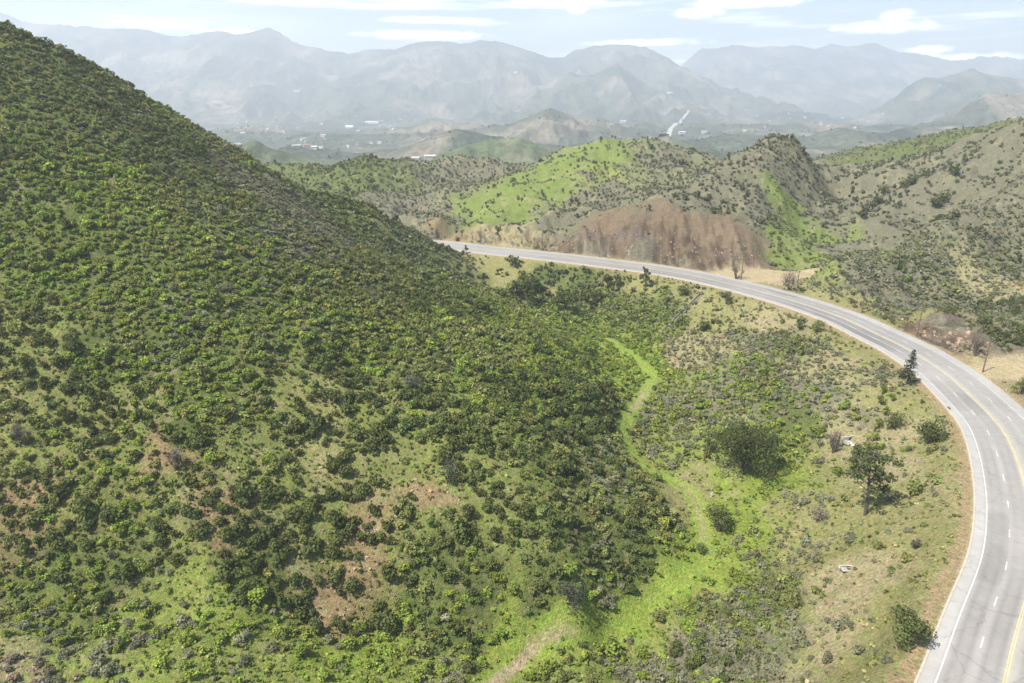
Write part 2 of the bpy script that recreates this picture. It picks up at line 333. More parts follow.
def ground_mat(name, specs, bump=.5, bscale=2.0, dist=.3, hue=True):
    m, nt, b = mk(name)
    at = N(nt, 'ShaderNodeAttribute', attribute_name='Col')
    o, tc = noise_mul(nt, at.outputs['Color'], specs)
    if hue:       # drier and greener tufts side by side
        no = N(nt, 'ShaderNodeTexNoise'); no.inputs['Scale'].default_value = .9; no.inputs['Detail'].default_value = 6; no.inputs['Roughness'].default_value = .7
        nt.links.new(tc.outputs['Object'], no.inputs['Vector'])
        cr = N(nt, 'ShaderNodeValToRGB'); e = cr.color_ramp.elements; e[0].position = .38; e[0].color = (.80, 1.02, .70, 1); e[1].position = .62; e[1].color = (1.15, 1.0, 1.04, 1)
        nt.links.new(no.outputs['Fac'], cr.inputs['Fac'])
        mm = N(nt, 'ShaderNodeVectorMath', operation='MULTIPLY'); nt.links.new(o, mm.inputs[0]); nt.links.new(cr.outputs['Color'], mm.inputs[1]); o = mm.outputs[0]
    nt.links.new(o, b.inputs['Base Color']); b.inputs['Specular IOR Level'].default_value = .05; b.inputs['Roughness'].default_value = .95
    n2 = N(nt, 'ShaderNodeTexNoise'); n2.inputs['Scale'].default_value = bscale; n2.inputs['Detail'].default_value = 8; n2.inputs['Roughness'].default_value = .7
    nt.links.new(tc.outputs['Object'], n2.inputs['Vector'])
    bp = N(nt, 'ShaderNodeBump'); bp.inputs['Strength'].default_value = bump; bp.inputs['Distance'].default_value = dist
    nt.links.new(n2.outputs['Fac'], bp.inputs['Height']); nt.links.new(bp.outputs[0], b.inputs['Normal'])
    return m
M_ground = ground_mat('soil_and_grass', [(.35, .84, 1.16, 4), (1.5, .62, 1.36, 6), (5., .66, 1.36, 4)], 1., 1.5, .8)
M_far = ground_mat('far_slopes', [(.012, .7, 1.3, 8), (.06, .6, 1.35, 6)], 1., .03, 14., False)

def foliage_mat(name, objrand=False):
    m = bpy.data.materials.new(name); m.use_nodes = True; nt = m.node_tree; nt.nodes.clear()
    out = N(nt, 'ShaderNodeOutputMaterial'); at = N(nt, 'ShaderNodeAttribute', attribute_name='Col')
    d = N(nt, 'ShaderNodeBsdfDiffuse'); t = N(nt, 'ShaderNodeBsdfTranslucent'); mx = N(nt, 'ShaderNodeMixShader'); mx.inputs[0].default_value = .25
    src = at.outputs['Color']
    if objrand:
        oi = N(nt, 'ShaderNodeObjectInfo'); mr = N(nt, 'ShaderNodeMapRange'); mr.inputs['To Min'].default_value = .78; mr.inputs['To Max'].default_value = 1.22
        nt.links.new(oi.outputs['Random'], mr.inputs['Value']); vm = N(nt, 'ShaderNodeVectorMath', operation='SCALE')
        nt.links.new(src, vm.inputs[0]); nt.links.new(mr.outputs[0], vm.inputs['Scale']); src = vm.outputs[0]
    nt.links.new(src, d.inputs['Color'])
    tm = N(nt, 'ShaderNodeVectorMath', operation='MULTIPLY'); tm.inputs[1].default_value = (1.15, 1.25, .75); nt.links.new(src, tm.inputs[0]); nt.links.new(tm.outputs[0], t.inputs['Color'])
    nt.links.new(d.outputs[0], mx.inputs[1]); nt.links.new(t.outputs[0], mx.inputs[2]); nt.links.new(mx.outputs[0], out.inputs['Surface'])
    return m
M_leaf = foliage_mat('foliage'); M_leaf_o = foliage_mat('foliage_single', True)
def col_mat(name, specs=((3., .8, 1.2, 4),), rough=.85, bump=0.):
    m, nt, b = mk(name); at = N(nt, 'ShaderNodeAttribute', attribute_name='Col'); o, tc = noise_mul(nt, at.outputs['Color'], specs)
    nt.links.new(o, b.inputs['Base Color']); b.inputs['Roughness'].default_value = rough
    if bump:
        n2 = N(nt, 'ShaderNodeTexNoise'); n2.inputs['Scale'].default_value = 8; n2.inputs['Detail'].default_value = 5; nt.links.new(tc.outputs['Object'], n2.inputs['Vector'])
        bp = N(nt, 'ShaderNodeBump'); bp.inputs['Strength'].default_value = bump; bp.inputs['Distance'].default_value = .05; nt.links.new(n2.outputs['Fac'], bp.inputs['Height']); nt.links.new(bp.outputs[0], b.inputs['Normal'])
    return m
M_bark = col_mat('bark_and_wood', ((2., .7, 1.3, 5),), .9, .6)
M_conc = col_mat('weathered_concrete', ((1.5, .75, 1.15, 6), (12., .9, 1.1, 3)), .85, .3)
M_metal = col_mat('wire_metal', ((1., .95, 1.05, 1),), .5)
M_house = col_mat('painted_wall', ((.1, .9, 1.1, 2),), .8)

def road_mat():
    m, nt, b = mk('asphalt')
    at = N(nt, 'ShaderNodeAttribute', attribute_name='Col')      # worn lane tone, from the wheel tracks
    o, tc = noise_mul(nt, at.outputs['Color'], [(.05, .9, 1.1, 5), (.6, .92, 1.08, 6), (14., .88, 1.12, 3)])
    # tar sealed cracks
    vo = N(nt, 'ShaderNodeTexVoronoi', feature='DISTANCE_TO_EDGE'); vo.inputs['Scale'].default_value = .09
    nz = N(nt, 'ShaderNodeTexNoise'); nz.inputs['Scale'].default_value = .5; nz.inputs['Detail'].default_value = 4
    nt.links.new(tc.outputs['Object'], nz.inputs['Vector'])
    ad = N(nt, 'ShaderNodeVectorMath', operation='MULTIPLY_ADD'); nt.links.new(nz.outputs['Color'], ad.inputs[0]); ad.inputs[1].default_value = (3, 3, 0); nt.links.new(tc.outputs['Object'], ad.inputs[2]); nt.links.new(ad.outputs[0], vo.inputs['Vector'])
    mr = N(nt, 'ShaderNodeMapRange'); mr.inputs['From Max'].default_value = .010; mr.inputs['To Min'].default_value = .78; mr.inputs['To Max'].default_value = 1.
    nt.links.new(vo.outputs['Distance'], mr.inputs['Value'])
    vm = N(nt, 'ShaderNodeVectorMath', operation='SCALE'); nt.links.new(o, vm.inputs[0]); nt.links.new(mr.outputs[0], vm.inputs['Scale'])
    nt.links.new(vm.outputs[0], b.inputs['Base Color']); b.inputs['Roughness'].default_value = .55; b.inputs['Specular IOR Level'].default_value = .5
    n2 = N(nt, 'ShaderNodeTexNoise'); n2.inputs['Scale'].default_value = 30; nt.links.new(tc.outputs['Object'], n2.inputs['Vector'])
    bp = N(nt, 'ShaderNodeBump'); bp.inputs['Strength'].default_value = .3; bp.inputs['Distance'].default_value = .01; nt.links.new(n2.outputs['Fac'], bp.inputs['Height']); nt.links.new(bp.outputs[0], b.inputs['Normal'])
    return m
M_road = road_mat()
def paint_mat(name, c):
    m, nt, b = mk(name); rgb = N(nt, 'ShaderNodeRGB'); rgb.outputs[0].default_value = (*c, 1)
    o, tc = noise_mul(nt, rgb.outputs[0], [(.4, .75, 1.1, 5), (5., .8, 1.12, 4)]); nt.links.new(o, b.inputs['Base Color']); b.inputs['Roughness'].default_value = .7
    return m
M_white = paint_mat('worn_white_paint', (.52, .52, .49)); M_yellow = paint_mat('worn_yellow_paint', (.50, .41, .20))

# ------------------------------------------------------------------ near terrain: fan of cells, finer near by
NA, NR = 860, 620
az = np.linspace(R(-56), R(56), NA); rr = np.exp(np.linspace(math.log(34), math.log(930), NR))
AZ, RR = np.meshgrid(az, rr); X = RR * np.sin(AZ); Y = RR * np.cos(AZ)
Z, RD, RS, TD = height(X, Y, True)
gz0 = np.gradient(Z, axis=0) / np.gradient(RR, axis=0); gz1 = np.gradient(Z, axis=1) / (RR * np.gradient(AZ, axis=1)); slope = np.hypot(gz0, gz1)
C, DEN, PM, BK = survey(X, Y); C = C.reshape(NR, NA, 3); DEN = DEN.reshape(NR, NA); BK = BK.reshape(NR, NA)
def mixc(C, c, w): return C * (1 - w[..., None]) + np.array(c) * w[..., None]
n1 = fbm(X, Y, 6., 4, 31); n2_ = fbm(X, Y, 2.2, 3, 41); n3 = fbm(X, Y, 30., 3, 47)
# bare soil showing in patches, redder on the hill
C = mixc(C, SO['T'], sst(.28, .55, n1 + .3 * n2_) * .42 * (BK < .3))
C = mixc(C, SO['G'], sst(.2, .5, -n1 + .3 * n2_) * .35 * (DEN > .2) * sst(380, 300, Y))
# rock faces of the road cuts: bedded, stained bands
steep = sst(.5, .8, slope + .15 * n2_) * (RS > 0) * sst(24, 17, RD + n1 * 12) * np.maximum(sst(296, 306, Y), sst(205, 212, Y) * sst(246, 240, Y))
rock = np.clip(np.maximum(steep, sst(.45, .7, BK) * sst(24, 17, RD + n1 * 12)), 0, 1)
band = fbm(X * .6 + Z * 2.2, Y * .6 - Z * 1.2, 6., 4, 91); blotch = fbm(X + Z, Y - Z, 9., 4, 95)
rc = mixc(np.broadcast_to(np.array((.130, .092, .068)), C.shape), (.220, .160, .112), sst(-.1, .45, band)); rc = mixc(rc, (.30, .24, .165), sst(.3, .6, blotch)); rc = mixc(rc, (.13, .10, .09), sst(.15, .45, -blotch + .3 * band))
rv = ridged(X * 1.7, Y * .8, 7., 4, 99); rc = mixc(rc, (.17, .155, .12), sst(.1, .4, fbm(X, Y, 14., 4, 111)) * .8); rc = rc * (.55 + .8 * np.clip(rv, 0, 1.2))[..., None]
C = C * (1 - rock[..., None]) + rc * rock[..., None]
# road shoulders: bare dirt strip, dry grass beyond it
inner = (RS < 0)
C = mixc(C, (.30, .215, .135), np.where(inner, sst(3.6, 2.2, RD + n2_ * 1.6) * .85, sst(3.2, 1.6, RD + n2_ * 1.5) * .9))
C = mixc(C, (.36, .29, .19), sst(1.0, .3, RD + n2_ * .3))
for (cx, cy, rx, ry) in PADS:
    w = sst(1.25, .9, np.hypot((X - cx) / rx, (Y - cy) / ry) + n2_ * .12) * .9; C = mixc(C, (.40, .31, .21), w)
# trail: trodden grass and a bare stretch near the camera
tw = sst(3.0, 1.6, TD + n2_ * .8 + n1 * .6) * sst(0, 1, 20 - TD)
C = mixc(C, (.20, .245, .052), sst(4.6, 2.2, TD + n1 * 3) * sst(142, 134, Y) * sst(100, 106, Y) * .85)
C = mixc(C, (.215, .265, .055), tw * .9)
yT = Y; C = mixc(C, (.34, .27, .18), sst(1.5, .7, TD + n2_ * .7) * sst(112, 106, Y + n1 * 4)); C = mixc(C, (.30, .25, .14), sst(1.3, .5, TD + n2_ * .8) * sst(225, 214, Y) * sst(196, 206, Y))
C = mixc(C, (.27, .24, .12), sst(1.6, .6, TD + n2_) * sst(136, 141, Y) * sst(166, 158, Y) * .7)
V = np.c_[X.ravel(), Y.ravel(), Z.ravel()]
ii = (np.arange(NR - 1)[:, None] * NA + np.arange(NA - 1)).ravel()
me = new_mesh('canyon_ground', V, np.c_[ii, ii + 1, ii + NA + 1, ii + NA][:, ::-1][:, [0, 1, 2, 3]], C.reshape(-1, 3), M_ground, True)
o = struct(link('canyon_ground', me)); o['label'] = 'green and tan brush covered canyon slopes on both sides of the curved highway'
nm = me.polygons[0].normal.z
if nm < 0: me.flip_normals()

# ------------------------------------------------------------------ far valley and mountain ranges
FL = -78.
def prof(pts, Yd):
    a = np.array([W(px, py, Yd) for px, py in pts]); return a[:, 0], a[:, 2]
RIDGES = [ # (distance, front width, back width, noise, skyline)
 (9300, 2600, 800, 80, [(560,150),(640,100),(700,48),(732,44),(785,46),(807,50),(833,44),(877,44),(902,52),(940,58),(975,56),(1024,60),(1100,50),(1300,55)]),
 (7000, 2700, 1200, 66, [(-400,30),(-200,10),(0,12),(35,20),(75,26),(135,30),(170,33),(215,31),(245,34),(268,29),(300,42),(330,51),(360,49),(395,49),(425,42),(460,41),(487,39),(519,47),(544,55),(562,58),(587,47),(619,42),(644,47),(675,64),(712,84),(760,104),(820,120)]),
 (5400, 1650, 1200, 56, [(330,140),(420,118),(500,98),(545,84),(569,73),(594,76),(616,61),(637,75),(666,90),(700,103),(750,118),(800,135)]),
 (4800, 1350, 1100, 48, [(840,125),(880,108),(908,95),(927,79),(953,73),(978,68),(997,74),(1024,77),(1100,70),(1300,70)]),
 (2500, 700, 500, 22, [(330,150),(400,146),(463,128),(506,124),(530,114),(552,108),(580,116),(615,122),(660,133),(700,140)]),
 (2700, 700, 600, 26, [(900,132),(946,121),(960,106),(969,98),(978,90),(994,93),(1016,92),(1060,86),(1200,90)]),
 (1150, 230, 220, 9, [(180,165),(225,146),(245,140),(262,139),(280,148),(310,160),(340,172)]),
 (1250, 260, 250, 9, [(400,170),(440,153),(470,143),(500,139),(520,138),(540,146),(570,160),(600,170)]),
 (1750, 380, 380, 14, [(150,160),(215,147),(262,150),(300,144),(345,150),(385,153),(425,141),(455,129),(480,134),(520,142),(560,146),(600,150)]),
 (2050, 450, 400, 16, [(560,150),(620,136),(680,141),(735,133),(790,140),(840,128),(880,134),(930,126),(1024,122),(1150,118)]),
 (3000, 600, 500, 24, [(180,136),(240,126),(300,131),(350,134),(400,125),(440,118),(480,124)]),
 (1500, 300, 300, 9, [(620,160),(650,140),(668,134),(690,141),(720,150),(760,160)]),
]
RP = [(d, a, b, nz, *prof(sk, d)) for d, a, b, nz, sk in RIDGES]
def far_height(x, y):
    fl = -36 + (FL + 36) * sst(800, 1900, y) + fbm(x, y, 700., 4, 5) * 10 * sst(800, 1600, y)
    z = fl
    for k, (d, a, b, nz, xs, zs) in enumerate(RP):
        dd = d * (1 + .04 * fbm(x, x * 0, d * .12, 3, k + 60))
        wob = ridged(x, y * .45, d * .055, 5, k * 9 + 2)
        top = np.interp(x * d / np.maximum(y, 300), xs, zs, left=zs[0], right=zs[-1])
        top = np.interp(x, xs, zs, left=zs[0], right=zs[-1]) + d * .004 * (fbm(x + k * 999, x * 0 + 3, d * .035, 4, k + 40))
        t = np.where(y < dd, (dd - y) / a, (y - dd) / b); t = np.clip(t, 0, 1)
        f = (1 - t) ** 1.35
        rel = np.maximum(top - fl, 0)
        h = fl + rel * f + nz * (wob - .55) * np.clip(rel * f / 60, 0, 1) * np.clip(t * 5, 0.2, 1) * 2.4
        z = np.maximum(z, h) 
    return z
na2, nr2 = 900, 520
az2 = np.linspace(R(-56), R(56), na2); r2 = np.exp(np.linspace(math.log(850), math.log(11500), nr2))
A2, R2 = np.meshgrid(az2, r2); X2 = R2 * np.sin(A2); Y2 = R2 * np.cos(A2); Z2 = far_height(X2, Y2)
Z2[0] -= 60
q1 = fbm(X2, Y2, 260., 5, 8); q2 = fbm(X2, Y2, 60., 4, 18)
C2 = np.broadcast_to(np.array((.085, .095, .060)), X2.shape + (3,)); C2 = mixc(C2, (.19, .165, .12), sst(0, .5, q1 + .4 * q2)); C2 = mixc(C2, (.045, .06, .035), sst(.05, .45, -q1 + .5 * q2)); C2 = mixc(C2, (.12, .16, .06), sst(1700, 1200, Y2) * .5)
jj = (np.arange(nr2 - 1)[:, None] * na2 + np.arange(na2 - 1)).ravel()
me = new_mesh('distant_mountains', np.c_[X2.ravel(), Y2.ravel(), Z2.ravel()], np.c_[jj + na2, jj + na2 + 1, jj + 1, jj], C2.reshape(-1, 3), M_far, True)
if me.polygons[1000].normal.z < 0: me.flip_normals()
o = struct(link('distant_mountains', me)); o['label'] = 'hazy valley floor and mountain ranges far behind the canyon'
def far_hit(px, py):
    dx, dy, dz = ray(px, py); ts = np.exp(np.linspace(math.log(900), math.log(11000), 900)); z = CAMH + dz * ts
    g = z - far_height(dx * ts, dy * ts); b = g < 0; k = b.argmax() if b.any() else len(ts) - 1
    return np.array([dx * ts[k], dy * ts[k], float(far_height(np.array([dx * ts[k]]), np.array([dy * ts[k]]))[0])])

# ------------------------------------------------------------------ highway
def ribbon(name, o0, o1, z, mat, i0=0, i1=None, cols=None, offs=None, step=1, colf=None):
    i1 = len(ed) if i1 is None else i1; idx = np.arange(i0, i1)
    offs = np.array([o0, o1] if offs is None else offs, float); m = len(offs)
    P_ = ed[idx][:, None] + nr[idx][:, None] * offs[None, :, None]
    V = np.concatenate([P_, np.full(P_.shape[:2] + (1,), z)], 2).reshape(-1, 3)
    a = (np.arange(len(idx) - 1)[:, None] * m + np.arange(m - 1)).ravel()
    c = None if colf is None else colf(np.tile(offs, len(idx)), np.repeat(idx, m), V)
    me = new_mesh(name, V, np.c_[a, a + 1, a + m + 1, a + m], c, mat, True)
    if me.polygons[0].normal.z < 0: me.flip_normals()
    return me
def road_col(off, idx, V):
    base = np.ones((len(off), 3)) * np.array((.262, .243, .215))
    lanes = [3.75, 7.45, 11.2, 14.9]
    w = np.zeros(len(off))
    for L in lanes:
        w += .6 * np.exp(-((np.abs(off - L) - .85) / .45) ** 2) + .35 * np.exp(-((off - L) / .5) ** 2)
    nn = fbm(V[:, 0], V[:, 1], 40., 3, 3) * 1.2 + .8
    inn = np.where(off < 9.3, 1., .55)
    base = base * (1 - (w * nn * .5 * inn)[:, None])
    for (a_, b_, u_, v_, k_) in ((58, 71, 1.9, 5.6, .84), (96, 103, 5.7, 9.2, .88), (40, 52, 9.8, 13.4, .9), (120, 141, 1.9, 5.6, .9), (150, 158, 13.5, 17, .85), (30, 36, 2, 9, .9)):
        base[(idx >= a_) & (idx < b_) & (off > u_) & (off < v_)] *= k_
    sh = sst(17.2, 17.6, off) + sst(1.8, 1.4, off); base = base * (1 - sh[:, None]) + np.array((.300, .285, .255)) * sh[:, None]
    seam = sst(9.0, 9.3, off) * sst(10.8, 10.5, off); base = base * (1 - .5 * seam[:, None]) + np.array((.33, .31, .25)) * .5 * seam[:, None]
    return base
offs = np.unique(np.r_[np.linspace(0, RW, 67), 1.4, 1.8, 17.2, 17.6])
o = struct(link('highway', ribbon('highway', 0, 0, 0.05, M_road, offs=offs, colf=road_col))); o['label'] = 'grey four lane highway curving round the ravine'
def mark(name, parts, mat, label):
    vs = []; fs = []; n_ = 0
    for me_ in parts:
        v = np.empty(len(me_.vertices) * 3, np.float32); me_.vertices.foreach_get('co', v); v = v.reshape(-1, 3)
        f = np.array([list(p.vertices) for p in me_.polygons]); vs.append(v); fs.append(f + n_); n_ += len(v)
    m = new_mesh(name, np.vstack(vs), np.vstack(fs), None, mat); o = struct(link(name, m)); o['label'] = label
L = len(ed)
mark('edge_line', [ribbon('t', 1.82, 2.0, .056, M_white), ribbon('t', 17.0, 17.18, .056, M_white)], M_white, 'white edge lines along both sides of the highway')
mark('centre_line', [ribbon('t', 9.12, 9.27, .056, M_yellow), ribbon('t', 9.45, 9.6, .056, M_yellow)], M_yellow, 'yellow double lines down the middle of the highway')
dp = []
for off in (5.65, 13.6):
    s = 0
    dd = np.r_[0, np.cumsum(np.linalg.norm(np.diff(ed + nr * off, axis=0), axis=1))]
    k0 = 1.0 if off < 9 else 5.
    while k0 + 3.05 < dd[-1]:
        q = []
        for ss in (k0, k0 + 1.5, k0 + 3.05):
            e_ = np.array([np.interp(ss, dd, ed[:, k]) for k in (0, 1)]); n_ = np.array([np.interp(ss, dd, nr[:, k]) for k in (0, 1)])
            q += [(*(e_ + n_ * (off - .09)), .056), (*(e_ + n_ * (off + .09)), .056)]
        dp.append(q); k0 += 12.2
V = np.array(dp).reshape(-1, 3); b = np.arange(len(dp)) * 6
me = new_mesh('lane_dashes', V, np.vstack([np.c_[b, b + 1, b + 3, b + 2], np.c_[b + 2, b + 3, b + 5, b + 4]]), None, M_white)
if me.polygons[0].normal.z < 0: me.flip_normals()
o = struct(link('lane_dashes', me)); o['label'] = 'broken white lane lines on the highway'
# asphalt berm along the ravine side
def prism_rib(name, pr, mat, colr):
    idx = np.arange(len(ed)); m = len(pr); V = []
    for (off, z) in pr:
        p = ed[idx] + nr[idx] * off; V.append(np.c_[p, np.full(len(idx), z)])
    V = np.stack(V, 1).reshape(-1, 3); a = (np.arange(len(idx) - 1)[:, None] * m + np.arange(m - 1)).ravel()
    me = new_mesh(name, V, np.c_[a, a + 1, a + m + 1, a + m], np.broadcast_to(np.array(colr), V.shape), mat)
    return me
me = prism_rib('kerb', [(-.45, -.2), (-.38, .12), (-.2, .18), (-.03, .14), (.02, .02)], M_conc, (.40, .34, .27))
if me.polygons[1].normal.z < 0: me.flip_normals()
o = struct(link('kerb', me)); o['label'] = 'pale asphalt kerb along the ravine side of the highway'
bpy.data.meshes  # temp ribbons stay unused
for m_ in [m for m in bpy.data.meshes if m.users == 0]: bpy.data.meshes.remove(m_)

# ------------------------------------------------------------------ foliage shapes
PAL = dict(g=(.192, .238, .046), m=(.178, .192, .064), d=(.098, .115, .038), s=(.195, .195, .118), b=(.20, .170, .125))
def quads(cen, nor, size, rg, aspect=1.0, bend=0.):
    k = len(cen); nor = nor / (np.linalg.norm(nor, axis=1)[:, None] + 1e-9)
    r = rg.normal(size=(k, 3)); a = np.cross(nor, r); a /= np.linalg.norm(a, axis=1)[:, None] + 1e-9; b = np.cross(nor, a)
    s = np.asarray(size).reshape(-1, 1) * .5
    jit = rg.uniform(.6, 1.25, (k, 4, 1))
    cr = np.stack([-a * aspect - b, a * aspect - b, a * aspect + b, -a * aspect + b], 1)
    V = cen[:, None] + cr * s[:, :, None] * jit
    V[:, 0] -= nor * s * .25; V[:, 2] -= nor * s * .25
    return V.reshape(-1, 3), (np.arange(k) * 4)[:, None] + np.arange(4)
def ico(sub=1):
    import bmesh
    bm = bmesh.new(); bmesh.ops.create_icosphere(bm, subdivisions=sub, radius=1); V = np.array([v.co[:] for v in bm.verts]); Fc = np.array([[v.index for v in f.verts] for f in bm.faces]); bm.free(); return V, Fc
ICO1 = ico(1); ICO2 = ico(2)
def shrub_shape(nl, seed, kind='m', leaf=.3, core=ICO1):
    """unit shrub: radius about 1, height about 1.3; value-only colours (multiplied by a tone)"""
    rg = np.random.default_rng(seed); K = rg.integers(5, 9)
    th = rg.uniform(0, 6.28, K); rad = rg.uniform(.25, .68, K); lc = np.c_[np.cos(th) * rad, np.sin(th) * rad, rg.uniform(.35, .85, K)]; lr = rg.uniform(.3, .5, K)
    lc = np.vstack([lc, [0, 0, .7]]); lr = np.r_[lr, .5]; lv = rg.uniform(.8, 1.2, K + 1)
    pick = rg.choice(K + 1, nl, p=lr ** 2 / (lr ** 2).sum())
    d = rg.normal(size=(nl, 3)); d[:, 2] = np.abs(d[:, 2]) * 1.1 - .35; d /= np.linalg.norm(d, axis=1)[:, None]
    cen = lc[pick] + d * (lr[pick] * rg.uniform(.7, 1.3, nl))[:, None]; cen[:, 2] = np.maximum(cen[:, 2], .04)
    nor = d + rg.normal(size=(nl, 3)) * .55; nor[:, 2] += .25
    V, Q = quads(cen, nor, leaf * rg.uniform(.6, 1.4, nl), rg)
    val = np.repeat(lv[pick] * rg.uniform(.8, 1.22, nl), 4)[:, None] * np.ones(3)
    yl = np.repeat(rg.random(nl) < .2, 4); val[yl] *= (1.1, 1.06, .95)
    cv, cf = core; cvv = cv * (.5, .5, .38) * (1 + .3 * rg.normal(size=(len(cv), 1)).clip(-1, 1)) + (0, 0, .36); cvv[:, 2] = np.maximum(cvv[:, 2], -.12)
    return np.vstack([V, cvv]), Q, cf + len(V), np.vstack([val, np.full((len(cvv), 3), .8)])
LOD = {0: [shrub_shape(210, i, leaf=.2) for i in range(7)], 1: [shrub_shape(150, 20 + i, leaf=.24) for i in range(7)], 2: [shrub_shape(60, 40 + i, leaf=.35) for i in range(6)], 3: [shrub_shape(28, 60 + i, leaf=.48) for i in range(6)], 4: [shrub_shape(14, 80 + i, leaf=.62) for i in range(5)]}

def bake(name, P_, S_, H_, T_, lod, seed, mat=M_leaf):
    """many plants in one mesh: positions, radius, height, tone, lod index"""
    rg = np.random.default_rng(seed); vs = []; q = []; t3 = []; cs = []; n_ = 0
    for L_ in np.unique(lod):
        for vi, (V, Q, T, c) in enumerate(LOD[L_]):
            sel = np.nonzero((lod == L_) & (np.arange(len(P_)) % len(LOD[L_]) == vi))[0]
            if not len(sel): continue
            a = rg.uniform(0, 6.28, len(sel)); ca, sa = np.cos(a)[:, None], np.sin(a)[:, None]
            sx = S_[sel][:, None] * rg.uniform(.8, 1.2, (len(sel), 1)); sy = S_[sel][:, None] * rg.uniform(.8, 1.2, (len(sel), 1))
            x = V[:, 0] * sx; y = V[:, 1] * sy
            W_ = np.stack([x * ca - y * sa, x * sa + y * ca, V[:, 2] * H_[sel][:, None]], 2) + P_[sel][:, None]
            vs.append(W_.reshape(-1, 3)); base = n_ + np.arange(len(sel)) * len(V)
            q.append((Q[None] + base[:, None, None]).reshape(-1, 4)); t3.append((T[None] + base[:, None, None]).reshape(-1, 3))
            cs.append((c[None] * T_[sel][:, None]).reshape(-1, 3)); n_ += len(sel) * len(V)
    return new_mesh(name, np.vstack(vs), [np.vstack(q), np.vstack(t3)], np.vstack(cs).clip(0, .6), mat)

# ------------------------------------------------------------------ scatter shrubs
def cells(y0, y1, cell, seed):
    rg = np.random.default_rng(seed); xm = y1 * .95 + 30
    gx, gy = np.meshgrid(np.arange(-xm, xm, cell), np.arange(y0, y1, cell)); gx = gx + rg.uniform(-.5, .5, gx.shape) * cell; gy = gy + rg.uniform(-.5, .5, gy.shape) * cell
    x = gx.ravel(); y = gy.ravel(); k = np.abs(x) < y * .86 + 22; return x[k], y[k]
sx, sy = [], []
for (a, b, c, s) in ((72, 250, 1.7, 1), (250, 380, 1.9, 2), (380, 560, 2.3, 3), (560, 800, 3.4, 4)):
    x, y = cells(a, b, c, s); sx.append(x); sy.append(y)
sx = np.concatenate(sx); sy = np.concatenate(sy)
sz, sd, ss, st = height(sx, sy, True)
_, den, pm, bk = survey(sx, sy)
px_, py_, dep = project(sx, sy, sz)
keep = (px_ > -110) & (px_ < 1130) & (py_ < 790)
clump = fbm(sx, sy, 7., 3, 131) * .9
thr = np.clip(den + clump * np.clip(1.15 - den, .1, .8), 0, 1) * .97
r_ = rng.random(len(sx))
keep &= (r_ < thr) & (sd > np.where(ss < 0, 4.5, 3.5)) & (st > 2.6)
for (cx, cy, rx, ry) in PADS: keep &= np.hypot((sx - cx) / rx, (sy - cy) / ry) > 1.15
keep &= bk < .75
BIG = []     # filled by hand-placed plants: (x, y, radius) keep the scatter out

# ------------------------------------------------------------------ hand-placed plants
def tone(k, v=1.0): return np.array(PAL[k]) * v
def bush(name, px, py, wpx, hpx, tn, label, cat='shrub', group=None, leaves=700, leaf=.26, stems=True, lumps=9, twiggy=False, seed=0):
    """a free-standing shrub: stems with a foliage mass; size read from the survey"""
    b = hit(px, py)[0]; _, _, d = project(b[0], b[1], b[2]); s = d / F; r = wpx * s / 2; h = hpx * s / .93
    BIG.append((b[0], b[1], r))
    rg = np.random.default_rng(seed + int(px * 7 + py)); t = empty(name, b - (0, 0, .15)); tag(t, label, cat, group)
    K = lumps; th = rg.uniform(0, 6.28, K); rad = np.sqrt(rg.random(K)) * .62
    lc = np.c_[np.cos(th) * rad * r, np.sin(th) * rad * r, rg.uniform(.3, .78, K) * h]; lr = rg.uniform(.28, .42, K) * min(r, h) * (1.15 if K > 3 else 1.5)
    lv = rg.uniform(.75, 1.25, K)
    mb = MB()
    for i in range(K):
        mb.tube([(lc[i, 0] * .08, lc[i, 1] * .08, -.1), (lc[i, 0] * .5, lc[i, 1] * .5, lc[i, 2] * .45), tuple(lc[i])], [.05 * h ** .5 + .02, .035 * h ** .5, .02], 5, (.11, .085, .065))
        if twiggy:
            for k in range(14):
                dd = rg.normal(size=3); dd[2] = abs(dd[2]); dd /= np.linalg.norm(dd); p1 = lc[i] + dd * lr[i] * 1.5
                mb.tube([lc[i] * (1, 1, .6), lc[i] + dd * lr[i] * .6 + rg.normal(size=3) * .08, p1], [.045, .035, .02], 3, (.15, .13, .10))
    link('stem', mb.mesh('stem', M_bark), t)
    pick = rg.choice(K, leaves, p=lr ** 2 / (lr ** 2).sum()); dd = rg.normal(size=(leaves, 3)); dd /= np.linalg.norm(dd, axis=1)[:, None]
    cen = lc[pick] + dd * (lr[pick] * rg.uniform(.55, 1.2, leaves))[:, None] * (1.15, 1.15, .95); cen[:, 2] = np.maximum(cen[:, 2], .05)
    V, Q = quads(cen, dd + rg.normal(size=dd.shape) * .38 + (0, 0, .25), leaf * rg.uniform(.5, 1.4, leaves), rg)
    c = np.repeat((lv[pick] * rg.uniform(.65, 1.4, leaves))[:, None] * tn, 4, 0)
    link('foliage', new_mesh('foliage', V, Q, c.clip(0, .6), M_leaf), t)
    return t, b, r, h

